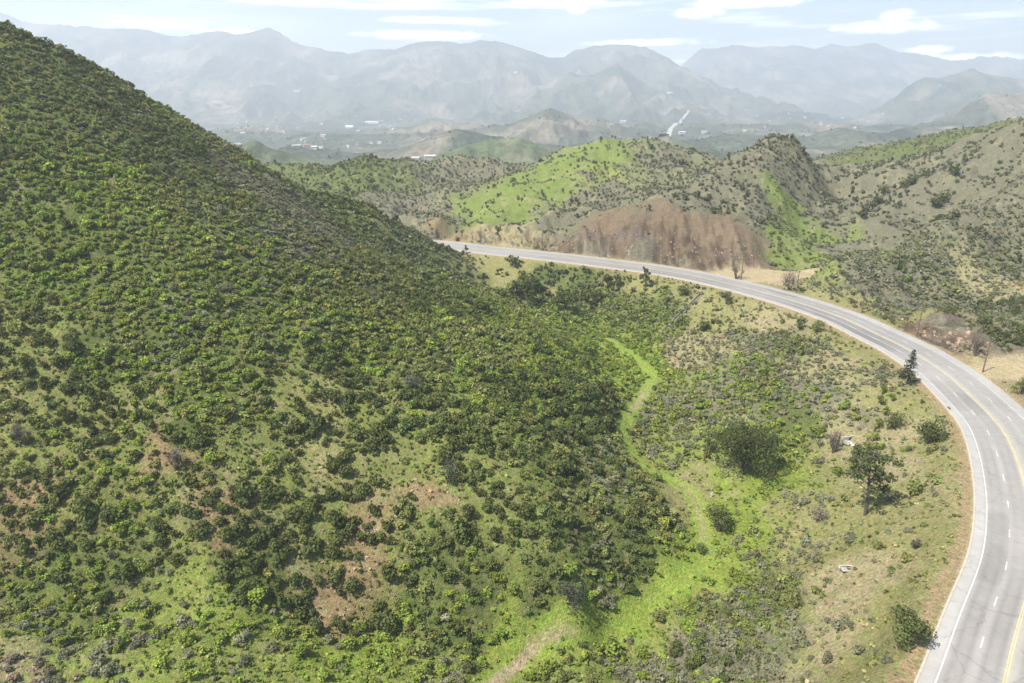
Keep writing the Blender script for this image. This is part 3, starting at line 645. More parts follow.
def tree(name, px, py, wpx, hpx, tn, label, kind='open', leaves=2600, leaf=.3, seed=1, cat='tree', group=None, lean=(0, 0)):
    b = hit(px, py)[0]; _, _, d = project(b[0], b[1], b[2]); s = d / F; r = wpx * s / 2; h = hpx * s / .9
    BIG.append((b[0], b[1], r * .45 if kind != 'oak' else r * .9)); rg = np.random.default_rng(seed)
    t = empty(name, b - (0, 0, .2)); tag(t, label, cat, group)
    tr = MB(); br = MB(); cs = []; rs = []
    BK_ = (.085, .068, .052)
    if kind == 'fir':
        tr.tube([(0, 0, -.2), (0, 0, h * .5), (0, 0, h * .98)], [h * .022, h * .014, .03], 8, BK_)
        br.tube([(0, 0, h * .12), (0, 0, h)], [.05, .02], 5, BK_)
        for z in np.linspace(.17, .97, 24):
            L_ = r * (1 - z) ** .75 * 1.25 + .12
            for k in range(8):
                a = rg.uniform(0, 6.28); l = L_ * rg.uniform(.65, 1.1); e = np.array([math.cos(a) * l, math.sin(a) * l, h * z - l * .16])
                br.tube([(0, 0, h * z), e], [.04, .012], 3, BK_, False)
                for q_ in np.linspace(.35, 1, max(3, int(l / .3))):
                    cs.append(np.array([e[0] * q_, e[1] * q_, h * z + (e[2] - h * z) * q_])); rs.append(.2 + .12 * (1 - q_))
    else:
        if kind == 'oak':
            nb = 24; z0 = .12
        elif kind == 'dome': nb = 11; z0 = .25
        else: nb = 22; z0 = .3
        top = np.array([lean[0], lean[1], h * (.92 if kind == 'open' else .6)])
        tr.tube([(0, 0, -.3), top * (.15, .15, .3) , top * .6, top], [h * .021, h * .016, h * .011, h * .004 + .02], 9, BK_)
        for i in range(nb):
            z = rg.uniform(z0, .95) if kind == 'open' else rg.uniform(z0, .5)
            a = i * 2.4 + rg.uniform(-.4, .4)
            if kind == 'open':
                l = r * (.45 + .6 * math.sin(math.pi * min(1, (z - .22) / .85))) * rg.uniform(.6, 1.15); up = rg.uniform(.05, .35) * l
                s0 = np.array([top[0] * z, top[1] * z, h * z * .92]); e = s0 + (math.cos(a) * l, math.sin(a) * l, up)
            else:
                l = r * rg.uniform(.2, .82); s0 = np.array([0, 0, h * z * .6]); e = np.array([math.cos(a) * l, math.sin(a) * l, h * (.22 + .52 * math.sqrt(max(0, 1 - (l / r) ** 2))) * rg.uniform(.6, 1.1)])
            m_ = (s0 + e) / 2 + (0, 0, .08 * l)
            br.tube([s0, m_, e], [h * .011 + .02, h * .007 + .015, .02], 5, BK_, False)
            if kind == 'open':
                for q_ in (.45, .75, 1.0, 1.0):
                    cs.append(s0 + (e - s0) * q_ + rg.normal(size=3) * (.35, .35, .25)); rs.append(rg.uniform(.45, .85) * r / 3.4)
            else:
                cs.append(e); rs.append(rg.uniform(.24, .36) * r)
                for _ in range(2):
                    q_ = e + rg.normal(size=3) * (r * .16, r * .16, h * .08); cs.append(q_); rs.append(rg.uniform(.14, .22) * r)
    cs = np.array(cs); rs = np.array(rs); lv = rg.uniform(.72, 1.3, len(cs))
    tk = link('trunk', tr.mesh('trunk', M_bark, True), t); link('limbs', br.mesh('limbs', M_bark, True), t)
    p_ = rs ** 2 / (rs ** 2).sum(); pick = rg.choice(len(cs), leaves, p=p_); dd = rg.normal(size=(leaves, 3)); dd /= np.linalg.norm(dd, axis=1)[:, None]
    cen = cs[pick] + dd * (rs[pick] * rg.uniform(.72, 1.1, leaves))[:, None] * (1, 1, .8 if kind != 'fir' else .5); cen[:, 2] = np.maximum(cen[:, 2], .25)
    V, Q = quads(cen, dd + rg.normal(size=dd.shape) * .38 + (0, 0, .25), leaf * rg.uniform(.5, 1.4, leaves), rg)
    c = np.repeat((lv[pick] * rg.uniform(.65, 1.4, leaves))[:, None] * tn, 4, 0)
    link('crown', new_mesh('crown', V, Q, c.clip(0, .6), M_leaf), t)
    return t

D_, M_, G_, S_, B_ = PAL['d'], PAL['m'], PAL['g'], PAL['s'], PAL['b']
D_, M_, G_, S_, B_ = [np.array(v) for v in (D_, M_, G_, S_, B_)]; D_ = D_ * .74; M_ = M_ * .85
tree('oak_tree', 743, 474, 78, 60, D_ * .95, 'large round dark green oak standing alone beside the ravine floor', 'oak', 9500, .32, 5)
tree('open_crowned_tree', 865, 515, 42, 76, np.array((.075, .095, .035)), 'tall sparse tree with bare lower trunk on the dry bank casting a shadow', 'open', 2700, .33, 8, lean=(-1.3, 0))
tree('fir_tree', 907, 384, 17, 34, np.array((.030, .046, .026)), 'small dark conifer at the inner edge of the highway bend', 'fir', 2200, .2, 3)
tree('oak_tree', 527, 301, 42, 27, D_, 'wide dark oak at the left end of the oak row below the far road bank', 'dome', 2000, .6, 11, group='oaks in the gully below the road')
tree('oak_tree', 566, 309, 30, 23, D_ * 1.15, 'dark green oak in the middle of the oak row below the far road bank', 'dome', 1300, .6, 12, group='oaks in the gully below the road')
tree('oak_tree', 590, 305, 24, 19, M_ * .8, 'smaller grey green oak at the right end of the oak row in the gully', 'dome', 900, .6, 13, group='oaks in the gully below the road')
tree('roadside_tree', 513, 268, 13, 15, D_ * 1.2, 'round dark tree just below the far stretch of road', 'dome', 500, .5, 14)
tree('roadside_tree', 645, 288, 12, 23, D_, 'narrow dark tree poking above the road edge opposite the brown cut', 'dome', 600, .45, 15)
tree('roadside_tree', 607, 289, 14, 17, D_ * 1.1, 'left one of two dark trees side by side on the bank below the road', 'dome', 500, .5, 16, group='pair of trees below the road')
tree('roadside_tree', 617, 288, 10, 15, D_ * 1.2, 'right one of two dark trees side by side on the bank below the road', 'dome', 400, .5, 17, group='pair of trees below the road')
BU = [
 ('shrub', 930,444,34,28, D_*1.05, 'dark green shrub in two lobes on grass inside the highway bend', 1500,.3),
 ('shrub', 893,427,22,18, D_*1.3, 'dark green shrub at the top of the bright leafy strip on the bank', 800,.28),
 ('shrub', 908,644,43,36, D_*1.2, 'big round dark shrub alone on dry bank near the bottom of the highway', 2300,.24),
 ('shrub', 718,531,32,38, D_*1.2, 'tall dark shrub beside the trail bend on the ravine floor', 1500,.28),
 ('shrub', 466,253,5,9, D_, 'thin dark shrub at the edge of the far road', 150,.5),
 ('shrub', 441,249,7,6, D_, 'small dark shrub where the far road disappears behind the hill', 150,.5),
 ('shrub', 683,295,18,12, D_*1.1, 'rounded dark shrub on the bank above the drainage chute', 450,.4),
 ('shrub', 726,304,13,13, D_*1.1, 'dark round shrub at the road edge right of the drainage chute', 350,.4),
 ('shrub', 800,329,14,12, D_*1.15, 'left one of two dark shrubs below the road edge', 400,.35),
 ('shrub', 817,332,16,13, M_*.95, 'right and greener one of two shrubs below the road edge', 450,.35),
 ('shrub', 1020,394,20,18, M_*.7, 'dark shrub on the grassy corner between dirt track and highway', 700,.28),
 ('shrub', 981,324,20,12, D_*1.3, 'dark shrub on top of the slope above the orange rock cut', 400,.35),
 ('shrub', 945,312,30,12, D_*1.3, 'long low dark shrub on the ridge behind the orange rock cut', 400,.4),
 ('shrub', 915,549,11,12, B_*.45, 'small dark grey twiggy shrub alone on the bank beside the highway', 260,.2),
 ('shrub', 818,519,22,13, B_*.8, 'low grey dry shrub in pale brush left of the sparse tree', 500,.22),
 ('shrub', 712,452,12,12, B_*.7, 'small grey shrub left of the big oak', 200,.28),
 ('shrub', 700,552,14,12, D_*1.4, 'small dark shrub at the bend of the bright grass trail', 300,.24),
 ('shrub', 637,471,9,7, D_*.9, 'small very dark bush on the grass beside the trail', 200,.25),
 ('shrub', 176,470,22,25, np.array((.13,.12,.09)), 'grey half dead upright shrub on the lower left hillside', 420,.16),
 ('shrub', 26,445,22,24, np.array((.12,.105,.08)), 'brown leafless shrub near the left edge of the hillside', 420,.16),
 ('shrub', 448,482,26,24, np.array((.075,.085,.062)), 'grey green shrub above the bare orange soil on the hill nose', 900,.2),
 ('shrub', 412,388,24,20, np.array((.09,.098,.075)), 'pale grey shrub in the middle of the left hillside', 700,.22),
 ('shrub', 572,606,34,26, np.array((.075,.082,.062)), 'large grey shrub at the foot of the hill nose', 1100,.22),
 ('shrub', 468,521,18,20, D_*.75, 'compact blackish shrub on the bare part of the hill nose', 600,.22),
]
for (nm_, px, py, w, h, tn, lab, lv_, lf) in BU: bush(nm_, px, py, w, h, np.array(tn), lab, leaves=lv_, leaf=lf, twiggy=('twiggy' in lab or 'leafless' in lab or 'half dead' in lab), lumps=4 if w < 10 else 8)
bush('bare_tree', 833, 453, 20, 26, np.array((.12,.09,.07)), 'dark leafless tree leaning over the concrete drain outlet', 'tree', leaves=160, leaf=.18, twiggy=True, lumps=9)
bush('bare_tree', 736, 279, 20, 27, np.array((.13,.115,.10)), 'grey bare tree in front of the brown cut at the roadside pull out', 'tree', leaves=160, leaf=.25, twiggy=True, lumps=8)
bush('bare_tree', 790, 290, 26, 22, np.array((.15,.115,.10)), 'wide reddish grey bare tree at the road edge by the green gully', 'tree', leaves=260, leaf=.3, twiggy=True, lumps=10)
bush('bare_tree', 975, 356, 22, 24, np.array((.16,.12,.10)), 'reddish bare tree beside the pole at the dirt track', 'tree', leaves=200, leaf=.22, twiggy=True, lumps=9)
# leafy strip of bright shrubs on the bank
for i, (px, py, w, h) in enumerate([(884,392,9,9),(881,404,11,10),(886,414,10,10),(878,428,13,12),(873,441,14,12),(868,452,16,13),(880,449,11,9),(861,462,17,13),(850,468,15,10),(892,400,7,7),(840,476,14,8),(872,464,12,9)]):
    bush('leafy_shrub', px, py, w, h, np.array((.15,.19,.03)) * (.8 + .05 * (i % 5)), ['bright yellow green shrub in the strip below the small conifer', 'bright green shrub in the leafy strip above the sparse tree'][py > 430], group='bright shrubs in a strip down the bank', leaves=260, leaf=.26, lumps=5)
for i, (px, py) in enumerate([(876,205),(884,196),(905,188),(912,184),(937,207),(944,203),(862,218),(871,212),(925,178),(953,176)]):
    bush('hill_shrub', px, py, 12 + i % 3 * 3, 9 + i % 2 * 2, D_ * (.95 + .1 * (i % 3)), ['dark shrub cluster on the bare grey slope left of the pale ridge', 'dark shrub high on the pale ridge slope at the right'][i >= 6], group='dark shrubs on the bare slope', leaves=240, leaf=.7, lumps=6)

# ------------------------------------------------------------------ shrub individuals and the rest
for (bx, by, br_) in BIG: keep &= np.hypot(sx - bx, sy - by) > br_ * .85 + .5
# none on steep rock
e_ = 1.5; m_ = keep & (sd < 46) & (ss > 0) & (sy > 230)
if m_.any():
    gx = (height(sx[m_] + e_, sy[m_]) - height(sx[m_] - e_, sy[m_])) / (2 * e_); gy = (height(sx[m_], sy[m_] + e_) - height(sx[m_], sy[m_] - e_)) / (2 * e_)
    k_ = np.nonzero(m_)[0]; keep[k_[(np.hypot(gx, gy) > .62) & (rng.random(len(k_)) < .96)]] = False
I_ = np.nonzero(keep)[0]; print('shrubs', len(I_))
x, y, z, dp_, dn = sx[I_], sy[I_], sz[I_], dep[I_], den[I_]; pm_ = pm[I_]
# kinds gather in patches
kr = np.clip(vn(x / 11, y / 11, 301) * .55 + rng.random(len(x)) * .6 - .08, 0, .999)
kk = (kr[:, None] > np.cumsum(pm_[:, [1, 0, 3, 4, 2]], 1)).sum(1).clip(0, 4); kk = np.array([1, 0, 3, 4, 2])[kk]      # index into g m d s b
Rk = np.array([1.0, 1.05, 1.2, .86, .85])[kk] * rng.lognormal(0, .28, len(x)) * np.where(y > 300, .92, 1)
Rk = np.where((y < 300) & (x < -30), Rk * (1 - .12 * sst(0, 60, z)), Rk); Rk = np.where(y > 560, Rk * 1.2, Rk); Rk = np.clip(Rk, .4, 2.7)
Hk = Rk * rng.lognormal(.02, .2, len(x)) * np.array([.95, 1., 1.12, .9, 1.])[kk]
pal = np.array([PAL[k] for k in 'gmdsb'])
hue = fbm(x, y, 24., 3, 211)
T_ = pal[kk] * rng.lognormal(0, .13, len(x))[:, None] * (1 + .25 * hue)[:, None] * (1 + np.c_[.16 * rng.normal(size=len(x)) * .5, np.zeros(len(x)), np.zeros(len(x))])
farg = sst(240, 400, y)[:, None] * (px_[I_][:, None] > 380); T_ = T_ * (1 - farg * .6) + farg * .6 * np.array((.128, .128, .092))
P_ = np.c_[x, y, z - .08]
scr = Rk / dp_; px2, py2, _ = project(x, y, z); onscr = (px2 > 4) & (px2 < 1020) & (py2 > 5) & (py2 < 678)
# rough visibility: an approximate horizon test against the ground
def visible(P):
    v = np.ones(len(P), bool); t = np.linspace(.35, .985, 40)
    X = P[:, 0:1] * t; Y = P[:, 1:2] * t; Zr = CAMH + (P[:, 2:3] + 1.5 - CAMH) * t
    return (tps(X, Y) < Zr + .4).all(1)
solo = np.zeros(len(x), bool); KN = {}
for nm_, ks in (('chaparral_shrub', (0, 1, 2)), ('sagebrush', (3, 4))):
    c_ = np.nonzero(np.isin(kk, ks) & onscr)[0]; c_ = c_[np.argsort(-scr[c_])][:700]; c_ = c_[visible(P_[c_])][:298]; solo[c_] = True; KN[nm_] = c_
lod = np.select([dp_ < 190, dp_ < 290, dp_ < 430, dp_ < 4000], [1, 2, 3, 4])
HUE = [('bright green', 'leafy'), ('olive green', 'bushy'), ('dark green', 'dense'), ('pale grey green', 'low'), ('brownish grey', 'dry')]
LM = [(743,470,'near the big round oak'),(865,513,'near the tall sparse tree'),(908,640,'near the lone round shrub by the highway'),(700,560,'beside the bend of the bright grass trail'),(640,635,'beside the lower grass trail'),(560,645,'where the dirt path meets the grass trail'),(625,430,'beside the upper grass trail'),(490,672,'beside the bare dirt path at the bottom edge'),
 (430,500,'around the bare orange soil on the hill nose'),(345,575,'by the reddish bare soil at the foot of the hill'),(250,460,'on the grassy lower left hillside'),(60,380,'by the tan clearing at the left edge'),(60,480,'on the reddish patch at the left edge'),(150,560,'low on the left hillside above the front rise'),(50,650,'on the pale front rise in the bottom left corner'),(200,650,'on the pale front rise at the bottom'),(360,650,'on the bright front rise at the bottom'),(500,600,'in the thicket at the foot of the hill nose'),(600,560,'on the right flank of the hill nose'),(600,490,'on the upper right flank of the hill nose'),(380,400,'in the middle of the left hillside'),(150,420,'on the middle of the left slope'),
 (720,600,'in the brushy flat right of the lower trail'),(800,590,'near the small drain inlet'),(700,665,'in the brush at the bottom edge right of the trail'),(800,650,'on the dry bank at the bottom edge'),(850,445,'around the concrete drain outlet'),(520,540,'on the open grassy nose of the hill'),(500,400,'in the green mid slope above the trail'),(780,500,'on the bright grass flat below the sparse tree')]
lmx = np.array([(a, b) for a, b, _ in LM], float)
SZ = ['small', 'medium sized', 'large']
TPL = {}
for nm_, ks in (('chaparral_shrub', (0, 1, 2)), ('sagebrush', (3, 4))):
    for k in ks:
        for v in range(5):
            V, Q, T, c = shrub_shape(260, 500 + 10 * k + v, leaf=.19); TPL[k, v] = new_mesh(nm_, V, [Q, T], (c * pal[k]).clip(0, .6), M_leaf_o)
for nm_, c_ in KN.items():
    q_ = np.quantile(Rk[c_], [.33, .75])
    for j in c_:
        o = bpy.data.objects.new(nm_, TPL[int(kk[j]), int(j) % 5]); col.objects.link(o); o.location = P_[j]; o.rotation_euler = (0, 0, rng.uniform(0, 6.28)); o.scale = (Rk[j] * rng.uniform(.85, 1.15), Rk[j] * rng.uniform(.85, 1.15), Hk[j])
        a = LM[int(np.argmin(np.hypot(lmx[:, 0] - px2[j], (lmx[:, 1] - py2[j]) * 1.2)))][2]; s_ = SZ[int(np.searchsorted(q_, Rk[j]))]; h1, h2 = HUE[int(kk[j])]
        lb = f'{s_} {h1} {h2} shrub {a}'.split(); lb = lb if len(lb) <= 16 else f'{s_} {h1} shrub {a}'.replace('reddish ', '').replace('sized ', '').split(); tag(o, ' '.join(lb), 'shrub', f'{h1} shrubs {a}')
for nm_, ks, lab in (('hillside_brush', (0, 1, 2), 'dense green chaparral brush covering the canyon hillsides'), ('sage_scrub', (3, 4), 'grey green sage scrub over the dry slopes')):
    s_ = np.nonzero(np.isin(kk, ks) & ~solo)[0]
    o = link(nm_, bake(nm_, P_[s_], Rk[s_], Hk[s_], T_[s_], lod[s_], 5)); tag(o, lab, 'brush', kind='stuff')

# low herbs and grass tufts between the shrubs
gx, gy = cells(74, 170, .85, 9); ga, gb = cells(170, 330, 1.3, 10); gx = np.r_[gx, ga]; gy = np.r_[gy, gb]; gz, gd, gs, gt = height(gx, gy, True); gS, gD, _, gB = survey(gx, gy)
p1, p2, g3 = project(gx, gy, gz); kp = (p1 > -60) & (p1 < 1084) & (p2 < 740) & (gd > np.where(gs < 0, 2.2, 3)) & (gt > 1.1) & (gB < .6)
for (cx, cy, rx, ry) in PADS: kp &= np.hypot((gx - cx) / rx, (gy - cy) / ry) > 1.1
kp &= rng.random(len(gx)) < np.clip(.55 + .6 * fbm(gx, gy, 5., 3, 401), .05, .9) * np.where(gt < 2.4, .4, 1) * np.clip(.22 + 1.1 * gD, 0, 1)
gx, gy, gz, gS, g3 = gx[kp], gy[kp], gz[kp], gS[kp], g3[kp]; r_ = rng.uniform(.2, .55, len(gx)) * np.where(gy > 170, 1.4, 1)
tn = gS * rng.lognormal(-.12, .22, len(gx))[:, None]; gm = rng.random(len(gx)) < .4; tn[gm] *= (.72, .92, .55)
LODS = LOD; LOD = {4: [shrub_shape(9, 900 + i, leaf=.8, core=(ICO1[0][:3] * .3, np.array([[0, 1, 2]]))) for i in range(5)]}
o = link('grass', bake('grass', np.c_[gx, gy, gz - .05], r_, r_ * rng.uniform(.6, 1.2, len(gx)), tn, np.full(len(gx), 4), 6)); tag(o, 'low grass and herb tufts between the shrubs on the near slopes', 'grass', kind='stuff')
LOD = LODS; print('tufts', len(gx))

# rocks on the cuts and soil patches
def rock(bm_, p, s, rg, c):
    V, Fc = ICO1; v = V * (1 + .3 * rg.normal(size=(len(V), 1)).clip(-1, 1)) * s * rg.uniform(.6, 1.3, 3); bm_.add(v + p, Fc, c)
rk = MB(); rg = np.random.default_rng(77)
for (a, b, w, h, n_) in ((640,245,60,16,120),(720,255,40,8,60),(560,244,20,6,20),(940,338,30,10,90),(970,348,20,8,60),(360,555,40,40,50),(20,662,25,10,40),(440,490,30,25,25),(40,470,30,30,25)):
    hp = hit(a + rg.uniform(-w, w, n_), b + rg.uniform(-h, h, n_))
    D, s = road_dist(hp[:, 0], hp[:, 1])
    for p in hp[D > 3]: rock(rk, p, rg.uniform(.12, .45) * (1 if p[1] < 200 else 1.5), rg, np.array((.27, .19, .13)) * rg.uniform(.6, 1.4))
o = link('loose_rocks', rk.mesh('loose_rocks', M_conc)); tag(o, 'loose tan rocks on the road cuts and bare soil', 'rocks', kind='stuff')

# ------------------------------------------------------------------ utility poles and wires
POLES = [(981,372,11.5,'tall wooden utility pole beside the mouth of the dirt track'),(915.5,337,10.5,'wooden utility pole in front of the orange rock cut'),(855,313,10,'wooden utility pole between the rock cut and the green gully'),(794,293,10,'wooden utility pole beside the wide reddish bare tree'),(741,280,10,'wooden utility pole behind the grey bare tree at the pull out'),(673.5,268,10.5,'wooden utility pole in front of the big brown cut'),(600,257.5,10,'distant utility pole at the left part of the big brown cut'),(540,252,10,'farthest utility pole near the small pale cut')]
tops = []
def near_outer(px, py):
    p = flat(px, py); j = np.argmin(np.hypot(*(ed + nr * RW - p).T)); off = max(RW + 1.6, float((p - ed[j]) @ nr[j])); off = min(off, RW + 4)
    return ed[j] + nr[j] * off, j
pj = []
for px, py, h, lab in POLES:
    p, j = near_outer(px, py); pj.append((p, j, h, lab))
j0 = pj[0][1]; pe = ed[max(0, j0 - 24)] + nr[max(0, j0 - 24)] * (RW + 4); pj.insert(0, (pe, max(0, j0 - 24), 11, 'wooden utility pole nearest the camera beside the highway'))
for (p, j, h, lab) in pj:
    zb = float(height(np.array([p[0]]), np.array([p[1]]))[0]); a = math.atan2(nr[j][1], nr[j][0]); t = empty('utility_pole', (p[0], p[1], zb), a); tag(t, lab, 'utility pole', 'utility poles along the highway')
    link('post', MB().tube([(0, 0, -.5), (0.03, 0, h * .5), (.06, .03, h)], [.2, .17, .13], 9, (.12, .085, .06)).mesh('post', M_bark, True), t)
    mb = MB().box((.06, .14, h - .7), (1.25, .07, .08), 0, (.14, .1, .07)); link('crossarm', mb.mesh('crossarm', M_bark), t)
    for q in (-1.1, -.55, .66, 1.2):
        mb = MB().tube([(q, .14, h - .62), (q, .14, h - .5), (q, .14, h - .44)], [.05, .07, .03], 7, (.3, .3, .28)); link('insulator', mb.mesh('insulator', M_metal, True), t)
    ca, sa = math.cos(a), math.sin(a); tops.append([(p[0] + q * ca - .14 * sa, p[1] + q * sa + .14 * ca, zb + h - .44) for q in (-1.1, -.55, .66, 1.2)])
for i in range(len(tops) - 1):
    mb = MB()
    for a, b in zip(tops[i], tops[i + 1]):
        a = np.array(a); b = np.array(b); t = np.linspace(0, 1, 13)[:, None]; pt = a + (b - a) * t; pt[:, 2] -= (4 * t * (1 - t)).ravel() * np.linalg.norm(b - a) * .018
        mb.tube(pt, .022, 4, (.10, .10, .10), False)
    o = link('power_line', mb.mesh('power_line', M_metal)); tag(o, f'four thin wires from {pj[i][3].replace("wooden ","the ")} onward', 'power line', 'wires along the utility poles')
    o['label'] = ['wires leaving the frame past the dirt track', 'wires spanning from dirt track pole to rock cut pole', 'wires spanning from rock cut pole to the next pole left', 'wires spanning above the road edge before the green gully', 'wires spanning between the two bare roadside trees', 'wires spanning the dirt pull out', 'wires spanning along the big brown cut', 'farthest wires along the road toward the small pale cut'][i]

# ------------------------------------------------------------------ drains
cc = (.38, .36, .31)
b = hit(853, 443)[0]; t = empty('drain_outlet', b, R(18)); tag(t, 'pale concrete drain outlet with headwall in the side ravine', 'drain')
link('headwall', MB().box((.3, 1.7, .5), (2.3, .18, .75), 0, cc).mesh('headwall', M_conc), t)
link('wing_wall', MB().box((-2.0, .6, .25), (.16, 1.1, .55), R(25), cc).mesh('wing_wall', M_conc), t)
link('wing_wall', MB().box((2.6, .6, .25), (.16, 1.1, .55), R(-25), cc).mesh('wing_wall', M_conc), t)
link('apron', MB().add([(-1.8, 1.4, .05), (2.3, 1.4, .05), (.8, -2.0, -.25), (-.1, -2.1, -.25), (-1.8, 1.4, -.5), (2.3, 1.4, -.5), (.8, -2.0, -.8), (-.1, -2.1, -.8)], [(0, 3, 2, 1), (0, 4, 7, 3), (3, 7, 6, 2), (2, 6, 5, 1), (1, 5, 4, 0)], (.62, .60, .55)).mesh('apron', M_conc), t)
link('pipe_mouth', MB().tube([(.3, 1.5, .45), (.3, 1.35, .45)], [.5, .5], 16, (.03, .03, .03)).mesh('pipe_mouth', M_conc), t)
b = hit(849, 569)[0]; t = empty('drain_inlet', b + (0, 0, .05), R(-6)); tag(t, 'small curved concrete drain inlet set in the dry bank', 'drain')
mb = MB(); th = np.linspace(R(200), R(-20), 15); pt = np.c_[np.cos(th) * 1.9, np.sin(th) * .8, np.full(15, .2)]
mb.tube(pt, .15, 6, cc); link('curved_wall', mb.mesh('curved_wall', M_conc, True), t)
link('slab', MB().box((.1, -.25, .02), (1.7, .5, .12), 0, (.30, .28, .26)).mesh('slab', M_conc), t)
link('lip', MB().box((.2, -.8, .05), (1.8, .09, .1), R(3), (.42, .39, .34)).mesh('lip', M_conc), t)
# down-drain chute from the road into the ravine
ch = hit(np.linspace(704, 652, 26), np.linspace(291, 342, 26)); ch = ch[np.argsort(-ch[:, 1])]
def chute(off, w, z, c):
    d = np.gradient(ch[:, :2], axis=0); d /= np.linalg.norm(d, axis=1)[:, None] + 1e-9; nn = np.c_[-d[:, 1], d[:, 0]]
    zz = height(ch[:, 0], ch[:, 1]); zz = np.convolve(np.r_[zz[0], zz, zz[-1]], (.25, .5, .25), 'valid')
    V = []; pr = [(-w, -.3), (-w, z), (w, z), (w, -.3)]
    for a, b_ in pr: V.append(np.c_[ch[:, :2] + nn * (off + a), zz + b_])
    V = np.stack(V, 1).reshape(-1, 3); k = (np.arange(len(ch) - 1)[:, None] * 4 + np.arange(3)).ravel(); return MB().add(V, np.c_[k, k + 1, k + 5, k + 4], c)
t = empty('drainage_chute', ch[0]); tag(t, 'straight drainage chute running down from the road bank into the ravine', 'drain')
for nm_, off, w, z_, c_ in (('channel', 0, .6, .1, (.07, .06, .05)), ('kerb_edge', -.8, .16, .3, (.24, .20, .15)), ('kerb_edge', .8, .16, .3, (.24, .20, .15))):
    o = link(nm_, chute(off, w, z_, c_).mesh(nm_, M_conc), t); o.matrix_parent_inverse = __import__('mathutils').Matrix.Translation(-__import__('mathutils').Vector(ch[0]))
# small roadside pieces
def post_at(px, py, off, lab, h=1.1):
    p = flat(px, py); j = np.argmin(np.hypot(*(ed - p).T)); q = ed[j] + nr[j] * off; t = empty('marker_post', (q[0], q[1], float(height(np.array([q[0]]), np.array([q[1]]))[0]) + .02), math.atan2(tg[j][1], tg[j][0])); tag(t, lab, 'marker post')
    link('post', MB().box((0, 0, h / 2), (.05, .04, h / 2), 0, (.6, .6, .57)).mesh('post', M_metal), t); link('reflector', MB().box((0, -.03, h - .18), (.055, .045, .12), 0, (.5, .34, .05)).mesh('reflector', M_metal), t)
post_at(710, 285, -1.1, 'thin white marker post at the top of the drainage chute')
post_at(1004, 391, RW + 1.0, 'white marker post at the outer road edge by the dirt track')
p = flat(946, 407); j = np.argmin(np.hypot(*(ed - p).T)); q = ed[j] + nr[j] * .35; t = empty('storm_drain', (q[0], q[1], .05), math.atan2(tg[j][1], tg[j][0])); tag(t, 'dark storm drain grate at the inner kerb of the highway bend', 'storm drain')
link('frame', MB().box((0, 0, .03), (.85, .33, .03), 0, (.2, .2, .19)).mesh('frame', M_metal), t); mb = MB()
for i in range(7): mb.box((-.66 + i * .22, 0, .075), (.07, .28, .012), 0, (.05, .05, .05))
link('grate', mb.mesh('grate', M_metal), t)
# pale broken stump by the dark shrub
b = hit(711, 497)[0]; t = empty('tree_stump', b); tag(t, 'pale broken branched stump above the tall dark shrub', 'stump')
mb = MB().tube([(0, 0, -.2), (.1, 0, .9), (.35, .1, 1.6)], [.2, .15, .05], 6, (.48, .44, .40)); link('trunk', mb.mesh('trunk', M_bark), t)
mb = MB().tube([(.1, 0, .8), (-.5, .1, 1.4), (-.8, 0, 1.8)], [.12, .08, .03], 5, (.48, .44, .40)).tube([(.1, 0, .5), (.7, -.2, 1.0)], [.1, .03], 5, (.48, .44, .40)); link('branches', mb.mesh('branches', M_bark), t)

# ------------------------------------------------------------------ the far valley: highway, buildings, trees
fp = np.array([far_hit(a, b_) for a, b_ in ((664,136),(670,130),(676,125),(681,121),(686,116),(688,112))]); fr = resample(fp, 40)
d = np.gradient(fr[:, :2], axis=0); d /= np.linalg.norm(d, axis=1)[:, None]; nn = np.c_[-d[:, 1], d[:, 0]]; zz = far_height(fr[:, 0], fr[:, 1]) + 4
V = np.stack([np.c_[fr[:, :2] + nn * a, zz + b_] for a, b_ in ((-12, -6), (-9, 0), (9, 0), (12, -6))], 1).reshape(-1, 3); k = (np.arange(len(fr) - 1)[:, None] * 4 + np.arange(3)).ravel()
o = struct(link('distant_highway', MB().add(V, np.c_[k, k + 1, k + 5, k + 4], (.32, .31, .28)).mesh('distant_highway', M_conc))); o['label'] = 'pale highway climbing a far hillside in the haze'
def house(px, py, w, dpt, h, rz, wall, roof, label, name='house', cat='house', group=None):
    w *= .7; dpt *= .7; b = far_hit(px, py); t = empty(name, b, rz); tag(t, label, cat, group)
    link('wall', MB().box((0, 0, h / 2 - 1), (w / 2, dpt / 2, h / 2 + 1), 0, wall).mesh('wall', M_house), t)
    e = .8; rh = dpt * .22
    V = [(-w/2-e, -dpt/2-e, h), (w/2+e, -dpt/2-e, h), (w/2+e, dpt/2+e, h), (-w/2-e, dpt/2+e, h), (-w/2-e, 0, h + rh), (w/2+e, 0, h + rh)]
    m = MB(); m.add(V, [(0, 1, 5, 4), (2, 3, 4, 5), (0, 3, 2, 1)], roof); m.add(V, [(0, 4, 3), (1, 2, 5)], roof); link('roof', m.mesh('roof', M_house), t)
    m = MB()
    for sx_ in np.linspace(-w / 2 + 2, w / 2 - 2, max(2, int(w / 6))): m.box((sx_, -dpt / 2 - .02, h * .5), (.8, .06, .7), 0, (.05, .06, .08))
    link('window', m.mesh('window', M_metal), t)
Wt, Cr, Gy, Tr = (.50, .49, .47), (.42, .38, .32), (.35, .34, .33), (.32, .17, .11)
